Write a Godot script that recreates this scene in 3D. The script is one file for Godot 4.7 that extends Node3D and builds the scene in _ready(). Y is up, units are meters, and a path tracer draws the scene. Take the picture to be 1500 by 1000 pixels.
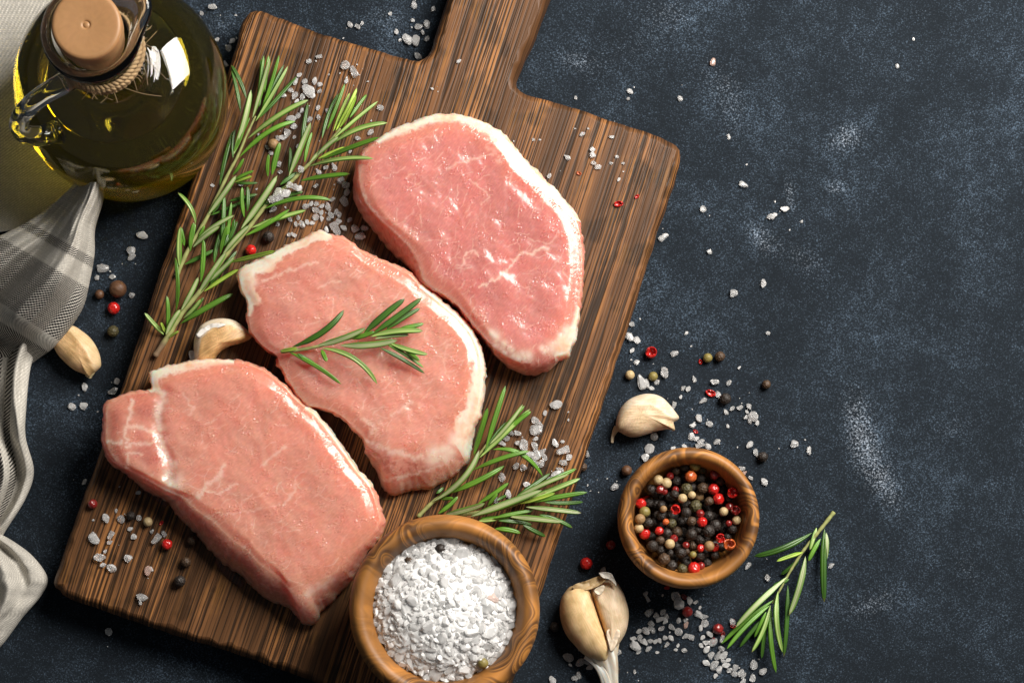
extends Node3D
# A top view of pork chops on a dark oak board. One unit is a metre, y is up.
# S: metres of table per pixel of the photograph; the camera hangs H above the table over the photograph's pixel (NX, NY).
const S := 0.0003
const H := 0.9
const NX := 600.0
const NY := 900.0
const BOARD := 0.020
var taken := {}
var rng := RandomNumberGenerator.new()
var mats := {}

class Shape:
	var v := PackedVector3Array()
	var uv := PackedVector2Array()
	var c := PackedColorArray()
	var t := PackedInt32Array()
	var weld: Array[Vector2i] = []
	func grid(p: PackedVector3Array, nu: int, nv: int, uvs := PackedVector2Array(), cols := PackedColorArray(), closed := false) -> void:
		var o := v.size()
		v.append_array(p)
		uv.append_array(uvs)
		c.append_array(cols)
		for j in nv:
			for i in nu:
				var a := o + j * (nu + 1) + i
				var d := a + nu + 1
				t.append(a); t.append(a + 1); t.append(d + 1)
				t.append(a); t.append(d + 1); t.append(d)
		if closed:
			for j in nv + 1:
				weld.append(Vector2i(o + j * (nu + 1), o + j * (nu + 1) + nu))
	# mode 1: closed, faces turned outwards; 2: open, faces turned up; 0: as given
	func mesh(mode := 1, flat := false) -> ArrayMesh:
		var vol := 0.0
		var up := 0.0
		var n := PackedVector3Array()
		n.resize(v.size())
		for k in range(0, t.size(), 3):
			var a := v[t[k]]
			var b := v[t[k + 1]]
			var d := v[t[k + 2]]
			var f := (b - a).cross(d - a)
			vol += a.dot(f)
			up += f.y
			n[t[k]] += f
			n[t[k + 1]] += f
			n[t[k + 2]] += f
		for w in weld:
			var s := n[w.x] + n[w.y]
			n[w.x] = s
			n[w.y] = s
		var turn := (mode == 1 and vol < 0.0) or (mode == 2 and up < 0.0)
		var idx := PackedInt32Array()
		idx.resize(t.size())
		for k in range(0, t.size(), 3):
			idx[k] = t[k]
			idx[k + 1] = t[k + 1] if turn else t[k + 2]
			idx[k + 2] = t[k + 2] if turn else t[k + 1]
		for k in n.size():
			n[k] = (-n[k] if turn else n[k]).normalized() if n[k].length_squared() > 0.0 else Vector3.UP
		var arr := []
		arr.resize(Mesh.ARRAY_MAX)
		if flat:
			var fv := PackedVector3Array()
			var fn := PackedVector3Array()
			var fc := PackedColorArray()
			var fu := PackedVector2Array()
			for k in range(0, idx.size(), 3):
				var g := (v[idx[k + 2]] - v[idx[k]]).cross(v[idx[k + 1]] - v[idx[k]]).normalized()
				for q in 3:
					fv.append(v[idx[k + q]])
					fn.append(g)
					if c.size():
						fc.append(c[idx[k + q]])
					if uv.size():
						fu.append(uv[idx[k + q]])
			arr[Mesh.ARRAY_VERTEX] = fv
			arr[Mesh.ARRAY_NORMAL] = fn
			if fc.size():
				arr[Mesh.ARRAY_COLOR] = fc
			if fu.size():
				arr[Mesh.ARRAY_TEX_UV] = fu
		else:
			arr[Mesh.ARRAY_VERTEX] = v
			arr[Mesh.ARRAY_NORMAL] = n
			arr[Mesh.ARRAY_INDEX] = idx
			if c.size():
				arr[Mesh.ARRAY_COLOR] = c
			if uv.size():
				arr[Mesh.ARRAY_TEX_UV] = uv
		var m := ArrayMesh.new()
		m.add_surface_from_arrays(Mesh.PRIMITIVE_TRIANGLES, arr)
		return m
	# a round bar along points, one radius and one colour each, closed at both ends
	func tube(pts: PackedVector3Array, rad: PackedFloat32Array, seg := 8, cols := PackedColorArray()) -> void:
		var n := pts.size()
		var p := PackedVector3Array()
		var q := PackedColorArray()
		var w := PackedVector2Array()
		var side := Vector3.ZERO
		var long := 0.0
		for j in n:
			var d := (pts[mini(j + 1, n - 1)] - pts[maxi(j - 1, 0)]).normalized()
			if j == 0:
				side = d.cross(Vector3.UP if absf(d.y) < 0.9 else Vector3.RIGHT).normalized()
			else:
				side = (side - d * side.dot(d)).normalized()
				long += pts[j].distance_to(pts[j - 1])
			var b := d.cross(side)
			for rep in (2 if j == 0 or j == n - 1 else 1):
				var r := rad[j]
				if (j == 0 and rep == 0) or (j == n - 1 and rep == 1):
					r = 0.00001
				for i in seg + 1:
					var a := TAU * i / seg
					p.append(pts[j] + (side * cos(a) + b * sin(a)) * r)
					w.append(Vector2(float(i) / seg, long))
					if cols.size():
						q.append(cols[j])
		grid(p, seg, n + 1, w, q, true)

func at(u: float, v: float, h := 0.0) -> Vector3:
	var k := (H - h) / H
	return Vector3((NX - 750.0 + (u - NX) * k) * S, h, (NY - 500.0 + (v - NY) * k) * S)

func numbered(called: String) -> String:
	taken[called] = taken.get(called, -1) + 1
	return called if taken[called] == 0 else "%s_%03d" % [called, taken[called]]

func tag(o: Node3D, label: String, category: String, group := "", kind := "") -> Node3D:
	if label: o.set_meta("label", label)
	if category: o.set_meta("category", category)
	if group: o.set_meta("group", group)
	if kind: o.set_meta("kind", kind)
	return o

func thing(called: String, where: Vector3, label: String, category: String, group := "") -> Node3D:
	var o := Node3D.new()
	o.name = numbered(called)
	add_child(o)
	o.position = where
	tag(o, label, category, group)
	return o

func put(m: Mesh, called: String, mat: Material, parent: Node3D = null) -> MeshInstance3D:
	var o := MeshInstance3D.new()
	o.mesh = m
	o.material_override = null
	for k in m.get_surface_count():
		o.set_surface_override_material(k, mat)
	if parent:
		o.name = called
		parent.add_child(o, true)
	else:
		o.name = numbered(called)
		add_child(o, true)
	return o

func lin(r: float, g: float, b: float) -> Color:
	return Color(r, g, b).linear_to_srgb()

func mat(called: String, col: Color, rough := 0.6, vertex := false) -> StandardMaterial3D:
	var m := StandardMaterial3D.new()
	m.resource_name = called
	m.albedo_color = col
	m.roughness = rough
	m.vertex_color_use_as_albedo = vertex
	return m

func noise(seed_: int, freq: float, octaves := 3) -> FastNoiseLite:
	var n := FastNoiseLite.new()
	n.seed = seed_
	n.frequency = freq
	n.noise_type = FastNoiseLite.TYPE_SIMPLEX_SMOOTH
	n.fractal_octaves = octaves
	if octaves == 1:
		n.fractal_type = FastNoiseLite.FRACTAL_NONE
	return n

func ss(a: float, b: float, x: float) -> float:
	var k := clampf((x - a) / (b - a), 0.0, 1.0)
	return k * k * (3.0 - 2.0 * k)

# linear colour triple into an sRGB byte buffer
func dot3(buf: PackedByteArray, k: int, r: float, g: float, b: float) -> void:
	buf[k] = int(255.0 * pow(clampf(r, 0.0, 1.0), 0.4545))
	buf[k + 1] = int(255.0 * pow(clampf(g, 0.0, 1.0), 0.4545))
	buf[k + 2] = int(255.0 * pow(clampf(b, 0.0, 1.0), 0.4545))

func tex(buf: PackedByteArray, w: int, h: int, grey := false) -> ImageTexture:
	return ImageTexture.create_from_image(Image.create_from_data(w, h, false, Image.FORMAT_L8 if grey else Image.FORMAT_RGB8, buf))

# closed Catmull-Rom through [x, y, a, b] points, n samples evenly spaced
func loop4(pts: Array, n: int) -> Array[Vector4]:
	var fine: Array[Vector4] = []
	var m := pts.size()
	for k in m:
		var a: Vector4 = pts[(k + m - 1) % m]
		var b: Vector4 = pts[k]
		var c: Vector4 = pts[(k + 1) % m]
		var d: Vector4 = pts[(k + 2) % m]
		for q in 10:
			var x := q / 10.0
			fine.append(0.5 * (2.0 * b + (c - a) * x + (2.0 * a - 5.0 * b + 4.0 * c - d) * x * x + (3.0 * b - a - 3.0 * c + d) * x * x * x))
	var acc := PackedFloat32Array([0.0])
	for k in fine.size():
		var e := fine[(k + 1) % fine.size()] - fine[k]
		acc.append(acc[k] + Vector2(e.x, e.y).length())
	var out: Array[Vector4] = []
	var at_ := 0
	for k in n:
		var want := acc[fine.size()] * k / n
		while acc[at_ + 1] < want:
			at_ += 1
		var f := (want - acc[at_]) / maxf(acc[at_ + 1] - acc[at_], 1e-9)
		out.append(fine[at_].lerp(fine[(at_ + 1) % fine.size()], f))
	return out

# open Catmull-Rom through Vector3 points
func curve3(pts: Array, per := 6) -> PackedVector3Array:
	var out := PackedVector3Array()
	for k in pts.size() - 1:
		var a: Vector3 = pts[maxi(k - 1, 0)]
		var b: Vector3 = pts[k]
		var c: Vector3 = pts[k + 1]
		var d: Vector3 = pts[mini(k + 2, pts.size() - 1)]
		for q in per:
			out.append(b.cubic_interpolate(c, a, d, float(q) / per))
	out.append(pts[-1])
	return out

func lathe(prof: Array, seg := 72) -> Shape:
	var s := Shape.new()
	var p := PackedVector3Array()
	var w := PackedVector2Array()
	var long := 0.0
	for j in prof.size():
		if j:
			long += (prof[j] - prof[j - 1]).length()
		for i in seg + 1:
			var a := TAU * i / seg
			p.append(Vector3(prof[j].x * cos(a), prof[j].y, prof[j].x * sin(a)))
			w.append(Vector2(float(i) / seg, long))
	s.grid(p, seg, prof.size() - 1, w, PackedColorArray(), true)
	return s

# smooth profile: Catmull-Rom through Vector2 (mm) -> metres
func profile(pts: Array, per := 5) -> Array:
	var out := []
	for k in pts.size() - 1:
		var a: Vector2 = pts[maxi(k - 1, 0)]
		var b: Vector2 = pts[k]
		var c: Vector2 = pts[k + 1]
		var d: Vector2 = pts[mini(k + 2, pts.size() - 1)]
		for q in per:
			var x: Vector2 = b.cubic_interpolate(c, a, d, float(q) / per)
			out.append(Vector2(maxf(x.x, 0.0), x.y) * 0.001)
	out.append(pts[-1] * 0.001)
	return out

func icosphere(sub: int) -> Shape:
	var s := Shape.new()
	var f := (1.0 + sqrt(5.0)) / 2.0
	for p in [Vector3(-1, f, 0), Vector3(1, f, 0), Vector3(-1, -f, 0), Vector3(1, -f, 0), Vector3(0, -1, f), Vector3(0, 1, f), Vector3(0, -1, -f), Vector3(0, 1, -f), Vector3(f, 0, -1), Vector3(f, 0, 1), Vector3(-f, 0, -1), Vector3(-f, 0, 1)]:
		s.v.append(p.normalized())
	s.t = PackedInt32Array([0, 11, 5, 0, 5, 1, 0, 1, 7, 0, 7, 10, 0, 10, 11, 1, 5, 9, 5, 11, 4, 11, 10, 2, 10, 7, 6, 7, 1, 8, 3, 9, 4, 3, 4, 2, 3, 2, 6, 3, 6, 8, 3, 8, 9, 4, 9, 5, 2, 4, 11, 6, 2, 10, 8, 6, 7, 9, 8, 1])
	for k in sub:
		var mid := {}
		var nt := PackedInt32Array()
		for q in range(0, s.t.size(), 3):
			var e := []
			for w in 3:
				var a := s.t[q + w]
				var b := s.t[q + (w + 1) % 3]
				var key := Vector2i(mini(a, b), maxi(a, b))
				if not mid.has(key):
					mid[key] = s.v.size()
					s.v.append((s.v[a] + s.v[b]).normalized())
				e.append(mid[key])
			nt.append_array([s.t[q], e[0], e[2], s.t[q + 1], e[1], e[0], s.t[q + 2], e[2], e[1], e[0], e[1], e[2]])
		s.t = nt
	return s

# labels for alike small things, told apart by where they lie within their lot: [node, words, x, z, category, group]
func place_labels(list: Array) -> void:
	var lo := Vector2(9, 9)
	var hi := Vector2(-9, -9)
	for q in list:
		lo = lo.min(Vector2(q[2], q[3]))
		hi = hi.max(Vector2(q[2], q[3]))
	var cen := (lo + hi) * 0.5
	var half := ((hi - lo) * 0.5).max(Vector2(0.0001, 0.0001))
	var same := {}
	for q in list:
		var words: String = q[1]
		if list.size() > 4:
			words += ", " + sector((q[2] - cen.x) / half.x, (q[3] - cen.y) / half.y, 0, 0, 1.0)
		if not same.has(words):
			same[words] = []
		same[words].append(q)
	var ordinals := ["first", "second", "third", "fourth", "fifth", "sixth", "seventh", "eighth", "ninth", "tenth", "eleventh", "twelfth", "thirteenth", "fourteenth", "fifteenth"]
	for words in same:
		var lot: Array = same[words]
		lot.sort_custom(func(a, b): return a[2] < b[2])
		for k in lot.size():
			tag(lot[k][0], words if lot.size() == 1 or k > 14 else "%s, %s from left" % [words, ordinals[k]], lot[k][4], lot[k][5])

func sector(u: float, v: float, cu: float, cv: float, r: float) -> String:
	var d := Vector2(u - cu, v - cv)
	if d.length() < r * 0.38:
		return "middle"
	var names := ["right", "lower right", "lower", "lower left", "left", "upper left", "upper", "upper right"]
	return names[int(round(d.angle() / (TAU / 8.0)) + 8) % 8]

func _ready() -> void:
	rng.seed = 11
	# camera: straight down, with a shifted lens as in the photograph
	var cam := Camera3D.new()
	cam.name = "camera"
	cam.transform = Transform3D(Basis(Vector3.RIGHT, Vector3(0, 0, -1), Vector3.UP), Vector3((NX - 750.0) * S, H, (NY - 500.0) * S))
	cam.set_frustum(0.05 * 1000.0 * S / H, Vector2((750.0 - NX) * S, (NY - 500.0) * S) * 0.05 / H, 0.05, 20.0)
	add_child(cam)
	cam.current = true
	# dim even room light, one big soft lamp up and to the right
	var env := Environment.new()
	env.background_mode = Environment.BG_COLOR
	env.background_color = Color(0.96, 0.98, 1.0)
	env.background_energy_multiplier = 0.058
	env.tonemap_mode = Environment.TONE_MAPPER_LINEAR
	env.tonemap_exposure = 1.0
	env.sdfgi_enabled = true
	env.ssao_enabled = true
	env.ssil_enabled = true
	var we := WorldEnvironment.new()
	we.name = "room_light"
	we.environment = env
	add_child(we)
	var key := AreaLight3D.new()
	key.name = "softbox_lamp"
	key.area_size = Vector2(0.46, 0.46)
	key.light_energy = 1.45
	key.light_color = Color(1.0, 0.975, 0.94)
	key.shadow_enabled = true
	add_child(key)
	key.look_at_from_position(Vector3(0.41, 0.62, -0.38), Vector3(-0.05, 0.0, -0.02), Vector3.UP)
	# structure
	table()
	# objects
	board()
	towel()
	chops()
	juice()
	bowls()
	bottle()
	garlic()
	rosemary()
	peppers()
	salt()

func table() -> void:
	var w := 1536
	var h := 1024
	var a := noise(3, 0.006, 4).get_seamless_image(w, h).get_data()
	var b := noise(9, 0.035, 3).get_seamless_image(w, h).get_data()
	var n3 := noise(21, 0.48, 1)
	var c := n3.get_seamless_image(w, h).get_data()
	var n4 := noise(33, 0.24, 2)
	var e := n4.get_seamless_image(w, h).get_data()
	# worn pale patches of the paint: x, y, half length, half width, turn, strength (pixels of the photograph)
	var marks := [[1290, 640, 75, 34, 1.35, 0.62], [1330, 730, 60, 30, 1.1, 0.5], [1270, 205, 38, 26, -0.5, 0.6], [1255, 280, 26, 18, 0.2, 0.5], [1140, 355, 40, 22, 0.9, 0.55], [1185, 290, 38, 12, 1.4, 0.5],
		[950, 70, 90, 42, -0.3, 0.28], [1010, 15, 60, 30, 0.0, 0.34], [860, 90, 40, 22, 0.4, 0.4], [1080, 120, 60, 40, 0.7, 0.3], [1310, 905, 60, 26, -0.3, 0.5], [1450, 850, 40, 22, 0.9, 0.35], [1430, 640, 50, 24, -0.5, 0.35],
		[960, 440, 60, 40, 1.2, 0.3], [1210, 390, 46, 26, 0.7, 0.4], [330, 40, 40, 30, 0.5, 0.35], [590, 50, 26, 40, 0.2, 0.35], [1100, 180, 60, 30, 1.3, 0.3], [150, 650, 60, 30, 1.2, 0.2], [560, 20, 40, 20, 0.0, 0.3], [1460, 330, 60, 40, 1.3, 0.25], [1050, 500, 50, 30, 0.2, 0.25], [1380, 20, 60, 20, 0.2, 0.25]]
	var patch := PackedFloat32Array()
	patch.resize(w * h)
	for m in marks:
		var r := int(m[2] * 2.4)
		var ca := cos(m[4])
		var sa := sin(m[4])
		for y in range(maxi(0, m[1] - r), mini(h, m[1] + r)):
			for x in range(maxi(0, m[0] - r), mini(w, m[0] + r)):
				var dx: float = x - m[0]
				var dy: float = y - m[1]
				var p: float = (dx * ca + dy * sa) / m[2]
				var q: float = (dy * ca - dx * sa) / m[3]
				var f := p * p + q * q
				if f < 5.0:
					patch[y * w + x] += m[5] * exp(-f)
	var buf := PackedByteArray()
	buf.resize(w * h * 3)
	var hgt := PackedByteArray()
	hgt.resize(w * h)
	var r := RandomNumberGenerator.new()
	r.seed = 31
	var grain := PackedFloat32Array()   # sharp grain, a third of it in clumps of two texels
	grain.resize(w * h)
	for k in w * h:
		grain[k] = r.randf()
	for k in w * h:
		var low := a[k] / 255.0
		var mid := b[k] / 255.0
		var sp := c[k] / 255.0
		var sp2 := e[k] / 255.0
		var pt := patch[k]
		var gr := 0.5 * grain[k] + 0.5 * maxf(grain[k], grain[k - 1 if k else 0])
		var cover := clampf((low - 0.5) * 0.34 + (mid - 0.5) * 0.30 + 0.385 + pt * 0.30, 0.0, 1.0)
		var g := clampf((gr * 0.50 + sp * 0.34 + sp2 * 0.34 - 0.86 + 0.52 * cover) * 3.6, 0.0, 1.0)
		var lvl := 0.0085 + 0.010 * sp * gr + 0.004 * low + g * g * (0.036 + 0.115 * cover)
		var chalk := ss(0.74, 0.92, gr * 0.5 + sp2 * 0.35 + clampf(pt, 0.0, 0.9) * 0.42) * clampf(pt - 0.12, 0.0, 0.5) * 0.62
		dot3(buf, k * 3, lvl * 0.74 + chalk * 0.96, lvl * 1.10 + chalk * 1.03, lvl * 1.58 + chalk * 1.14)
		hgt[k] = int(clampf(sp * 70.0 + gr * 40.0 + g * 40.0 + mid * 60.0, 0.0, 255.0))
	var m := mat("painted slate", Color.WHITE, 0.85)
	m.albedo_texture = tex(buf, w, h)
	m.heightmap_enabled = true
	m.heightmap_texture = tex(hgt, w, h, true)
	m.heightmap_scale = 0.007
	m.metallic_specular = 0.2
	var s := Shape.new()
	var p := PackedVector3Array()
	var uv := PackedVector2Array()
	for y in [-0.55, 0.55]:
		for x in [-0.75, 0.75]:
			p.append(Vector3(x, 0, y))
			uv.append(Vector2((x / S + 750.0) / 1500.0, (y / S + 500.0) / 1000.0))
	s.grid(p, 1, 1, uv)
	tag(put(s.mesh(2), "table_surface", m), "dark blue grey slate table top with pale worn specks", "table", "", "structure")

# the oak board: s runs across the grain, l along it, both in pixels of the photograph
func board() -> void:
	var line := [[85, 838], [150, 656], [190, 538], [259, 334], [300, 215], [344, 78], [352, 45], [364, 26], [384, 20], [410, 30], [470, 53], [545, 75], [600, 92], [618, 92], [630, 80], [640, 48], [655, 0], [672, -50], [700, -80], [760, -85], [800, -60], [812, -25], [803, 8], [782, 62], [760, 112], [756, 128], [766, 140], [800, 150],
		[870, 172], [930, 192], [972, 206], [990, 218], [995, 236], [988, 268], [962, 344], [926, 460], [862, 655], [805, 830], [750, 1000], [728, 1058], [716, 1073], [695, 1078], [640, 1062], [540, 1026], [470, 1002], [360, 962], [240, 925], [150, 893], [103, 878], [88, 862]]
	var pts := []
	for p in line:
		pts.append(Vector4(p[0], p[1], 0, 0))
	var n := 420
	var loop := loop4(pts, n)
	var wob := noise(5, 0.02, 2)
	var wob2 := noise(6, 0.045, 2)
	var sgn := 0.0
	for k in n:
		var a := loop[k]
		var b := loop[(k + 1) % n]
		sgn += a.x * b.y - b.x * a.y
	var mid := at(480, 480, 0.0)
	var rows := 9
	var p := PackedVector3Array()
	var uv := PackedVector2Array()
	var top := PackedVector2Array()
	p.resize((rows + 1) * (n + 1))
	uv.resize((rows + 1) * (n + 1))
	for i in n + 1:
		var q := loop[i % n]
		var t4 := loop[(i + 1) % n] - loop[(i + n - 1) % n]
		var inw := Vector2(-t4.y, t4.x).normalized() * (1.0 if sgn > 0.0 else -1.0)
		var here := Vector2(q.x, q.y) + inw * (wob.get_noise_2d(q.x, q.y) * 1.6)
		var bev := 13.0 + 6.0 * wob2.get_noise_2d(q.x, q.y)
		for j in rows + 1:
			var f := float(j) / rows
			var into := 0.0
			var hh := BOARD
			if j == 0:
				into = 7.0; hh = 0.0
			elif j == 1:
				into = 1.5; hh = 0.0022
			elif j == 2:
				into = 0.0; hh = 0.007
			else:
				var ang := (j - 3) / 6.0 * PI / 2.0
				into = bev * (1.0 - cos(ang)) * 0.95
				hh = lerpf(0.0115, BOARD, sin(ang))
			var px := here + inw * into
			var w := at(px.x, px.y, 0.010)
			p[j * (n + 1) + i] = Vector3(w.x, hh, w.z) - mid
			var drop := (BOARD - hh) / S
			uv[j * (n + 1) + i] = grain_uv(px - inw * drop * 0.5)
			if j == rows and i < n:
				top.append(px)
	var st := Shape.new()
	st.grid(p, n, rows, uv, PackedColorArray(), true)
	var o := st.v.size()
	for i in n:
		st.v.append(p[rows * (n + 1) + i])
		st.uv.append(grain_uv(top[i]))
	var tri := Geometry2D.triangulate_polygon(top)
	for k in range(0, tri.size(), 3):
		var a := top[tri[k]]
		var b := top[tri[k + 1]]
		var c := top[tri[k + 2]]
		var ccw := (b - a).cross(c - a)
		# the side strip and the top must turn the same way
		if (ccw > 0.0) == (sgn > 0.0):
			st.t.append(o + tri[k]); st.t.append(o + tri[k + 1]); st.t.append(o + tri[k + 2])
		else:
			st.t.append(o + tri[k]); st.t.append(o + tri[k + 2]); st.t.append(o + tri[k + 1])
	var w := 860
	var h := 1480
	var buf := PackedByteArray()
	buf.resize(w * h * 3)
	var hgt := PackedByteArray()
	hgt.resize(w * h)
	var warp := noise(41, 0.0045, 2)
	var g1 := noise(42, 0.085, 2)
	var g2 := noise(43, 0.24, 2)
	var tone := noise(44, 0.008, 3)
	var burn := noise(45, 0.012, 3)
	for y in h:
		var l := y * 0.8
		for x in w:
			var sx := x * 0.82
			var k := y * w + x
			var wx := sx + 9.0 * warp.get_noise_2d(sx * 0.5, l * 0.25) + 16.0 * warp.get_noise_2d(sx * 0.25 + 700.0, l * 0.10)
			var a := g1.get_noise_2d(wx, l * 0.006)
			var b := g2.get_noise_2d(wx, l * 0.014 + 300.0)
			var tn := tone.get_noise_2d(wx * 1.6, l * 0.10)
			var bn := burn.get_noise_2d(sx, l)
			# thin open pores in rows, and broader dark early wood
			var pore := ss(0.17, 0.06, absf(a + 0.25 * b)) * (0.5 + 0.5 * ss(-0.35, 0.1, tn + 0.4 * b))
			var dark := maxf(pore * 0.93, ss(0.05, 0.42, b + 0.35 * tn) * 0.80)
			var gold := ss(0.0, -0.5, b) * ss(-0.35, 0.35, bn + tn) * 0.8
			var br := 0.90 + 1.0 * tn
			br *= 1.0 - 0.5 * ss(0.10, 0.45, bn)
			dot3(buf, k * 3, lerpf(0.215 * br + gold * 0.20, 0.012, dark), lerpf(0.092 * br + gold * 0.090, 0.0062, dark), lerpf(0.033 * br + gold * 0.018, 0.0030, dark))
			hgt[k] = int(clampf(255.0 * (0.9 - dark * 0.75 + 0.2 * b), 0.0, 255.0))
	var m := mat("dark oiled oak", Color.WHITE, 0.44)
	m.albedo_texture = tex(buf, w, h)
	m.heightmap_enabled = true
	m.heightmap_texture = tex(hgt, w, h, true)
	m.heightmap_scale = 0.024
	m.metallic_specular = 0.34
	var bd := put(st.mesh(1), "cutting_board", m)
	bd.position = mid
	tag(bd, "dark brown oak cutting board with a handle and hand carved rounded edges", "cutting board")

func grain_uv(px: Vector2) -> Vector2:
	return Vector2((px.x * 0.947 + px.y * 0.321 - 330.0) / 705.0, (px.x * 0.321 - px.y * 0.947 + 830.0) / 1184.0)

# px points from numbers noted in an enlarged part of the photograph: origin (ox, oy), s photograph pixels per unit
func zpts(list: Array, ox: float, oy: float, s: float) -> Array:
	var out := []
	for p in list:
		out.append(Vector4(ox + p[0] * s, oy + p[1] * s, (p[2] if p.size() > 2 else 0) * s, (p[3] if p.size() > 3 else 0) * s))
	return out

# One slice of meat. outline: x, y, how far the cut face lies inside the silhouette, width of the fat rim
func chop(called: String, label: String, outline: Array, cen: Vector2, thick: float, veins: Array, lobes: Array, sd: int, o: float, tint: Color, darks := [], slim := 0.88) -> Node3D:
	var n := 320
	var loop := loop4(outline, n)
	var base := BOARD + 0.0006
	var ct := at(cen.x, cen.y, base + thick)
	var root := Vector3(ct.x, base, ct.z)
	var sgn := 0.0
	for k in n:
		sgn += loop[k].x * loop[(k + 1) % n].y - loop[(k + 1) % n].x * loop[k].y
	var wob := noise(sd, 60.0, 3)
	var out_ := PackedVector3Array()
	var face := PackedVector3Array()
	var fat := PackedFloat32Array()
	for k in n:
		var q := loop[k]
		var t4 := loop[(k + 3) % n] - loop[(k + n - 3) % n]
		var inw := Vector2(-t4.y, t4.x).normalized() * (1.0 if sgn > 0.0 else -1.0)
		var inset := maxf(q.z, 4.0)
		var hs := base + thick * lerpf(0.62, 0.16, clampf((inset - 4.0) / 22.0, 0.0, 1.0))
		var a := at(q.x, q.y, hs) - root
		a += Vector3(inw.x, 0, inw.y) * (0.0007 * wob.get_noise_2d(a.x * 5.0, a.z * 5.0))
		out_.append(a)
		var home := (cen - Vector2(q.x, q.y)).normalized()
		var go := home
		go *= inset * 1.12
		face.append(at(q.x + go.x, q.y + go.y, base + thick * 0.92) - root)
		fat.append(maxf(q.w * slim - inset * 0.75, 0.0) * S)
	for rep in 7:
		var f2 := face.duplicate()
		for k in n:
			face[k] = (f2[(k + n - 1) % n] + f2[k] * 2.0 + f2[(k + 1) % n]) / 4.0
	var mid := Vector3(0, thick, 0)
	var inner := 46
	var side := 9
	var rows := side + inner + 2
	var p := PackedVector3Array()
	var w := PackedVector2Array()
	p.resize((rows + 1) * (n + 1))
	w.resize(p.size())
	var lump := noise(sd + 3, 38.0, 3)
	var lump2 := noise(sd + 4, 170.0, 2)
	for i in n + 1:
		var k := i % n
		var a := out_[k]
		var f := face[k]
		var dir := Vector2(a.x - f.x, a.z - f.z)
		dir = dir.normalized() if dir.length() > 1e-6 else Vector2(f.x, f.z).normalized()
		var arc := 0.0
		var flat := Vector2(f.x, f.z)
		var last := f
		var strip := []
		for j in side + 1:
			var x := float(j) / side * PI / 2.0
			var hgt := lerpf(f.y, a.y, 1.0 - cos(x))
			var g := a.lerp(f, cos(x))
			g = Vector3(lerpf(f.x, a.x, sin(x)), hgt, lerpf(f.z, a.z, sin(x)))
			# where much of the side shows it is a cut wall with a fairly sharp upper edge
			var lean := clampf((loop[k].z - 8.0) / 14.0, 0.0, 1.0)
			var lx := float(j) / side
			var wall := f.lerp(a, lx)
			wall.y = lerpf(f.y, a.y, lx) + (f.y - a.y) * 0.16 * sin(PI * lx)
			g = g.lerp(wall, lean * 0.85)
			var bump := 0.0006 * lump2.get_noise_3dv(g) * sin(x)
			g += Vector3(dir.x, 0, dir.y) * bump
			arc += g.distance_to(last)
			last = g
			strip.append([g, flat + dir * arc])
		var under := Vector3(a.x - dir.x * 0.0012, 0.0, a.z - dir.y * 0.0012)
		arc += under.distance_to(last)
		var rowi := 0
		p[i] = Vector3(0, 0, 0)
		w[i] = flat + dir * arc
		p[(n + 1) + i] = under
		w[(n + 1) + i] = flat + dir * arc
		rowi = 2
		for j in range(side, -1, -1):
			p[rowi * (n + 1) + i] = strip[j][0]
			w[rowi * (n + 1) + i] = strip[j][1]
			rowi += 1
		var reach := Vector2(f.x, f.z).length()
		for j in range(1, inner):
			var r := 1.0 - float(j) / (inner - 1)
			var d := reach * (1.0 - r)
			var xz := Vector2(f.x, f.z) * r
			var y := f.y + (thick - f.y) * ss(0.0, 0.006, d)
			var g3 := Vector3(xz.x, 0, xz.y)
			y += (0.0012 * lump.get_noise_3dv(g3) + 0.00024 * lump2.get_noise_3dv(g3)) * ss(0.0, 0.012, d)
			for lb in lobes:   # seams where one muscle ends: x, y, half width, depth
				var dl := seam_distance(lb[0], xz)
				y -= lb[2] * exp(-dl * dl / (lb[1] * lb[1]))
			p[rowi * (n + 1) + i] = Vector3(xz.x, y, xz.y)
			w[rowi * (n + 1) + i] = xz
			rowi += 1
	# rows: closing point, underside edge, side, face
	var st := Shape.new()
	var lo := Vector2(1, 1)
	var hi := Vector2(-1, -1)
	for q in w:
		lo = lo.min(q)
		hi = hi.max(q)
	var size := hi - lo
	var uv := PackedVector2Array()
	for q in w:
		uv.append((q - lo) / size)
	st.grid(p, n, rows, uv, PackedColorArray(), true)
	# colour and relief, a texel each 0.2 mm
	var step := 0.0002
	var tw := int(size.x / step)
	var th := int(size.y / step)
	var vein := PackedFloat32Array()
	vein.resize(tw * th)
	var vr := RandomNumberGenerator.new()
	vr.seed = sd
	var vn := noise(sd + 8, 400.0, 2)
	for vv in veins:
		var pl := []
		for q in vv[0]:
			pl.append(at(q.x, q.y, base + thick) - root)
		stroke(vein, tw, th, lo, step, curve3(pl, 8), vv[1] * S * 0.46, minf(vv[2] * (0.92 if vv[1] * vv[2] < 8.0 else 1.2), 1.0), vn)
	var deep := PackedFloat32Array()
	deep.resize(tw * th)
	for vv in darks:
		var pl := []
		for q in vv[0]:
			pl.append(at(q.x, q.y, base + thick) - root)
		stroke(deep, tw, th, lo, step, curve3(pl, 6), vv[1] * S * 0.5, vv[2], vn)
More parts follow.
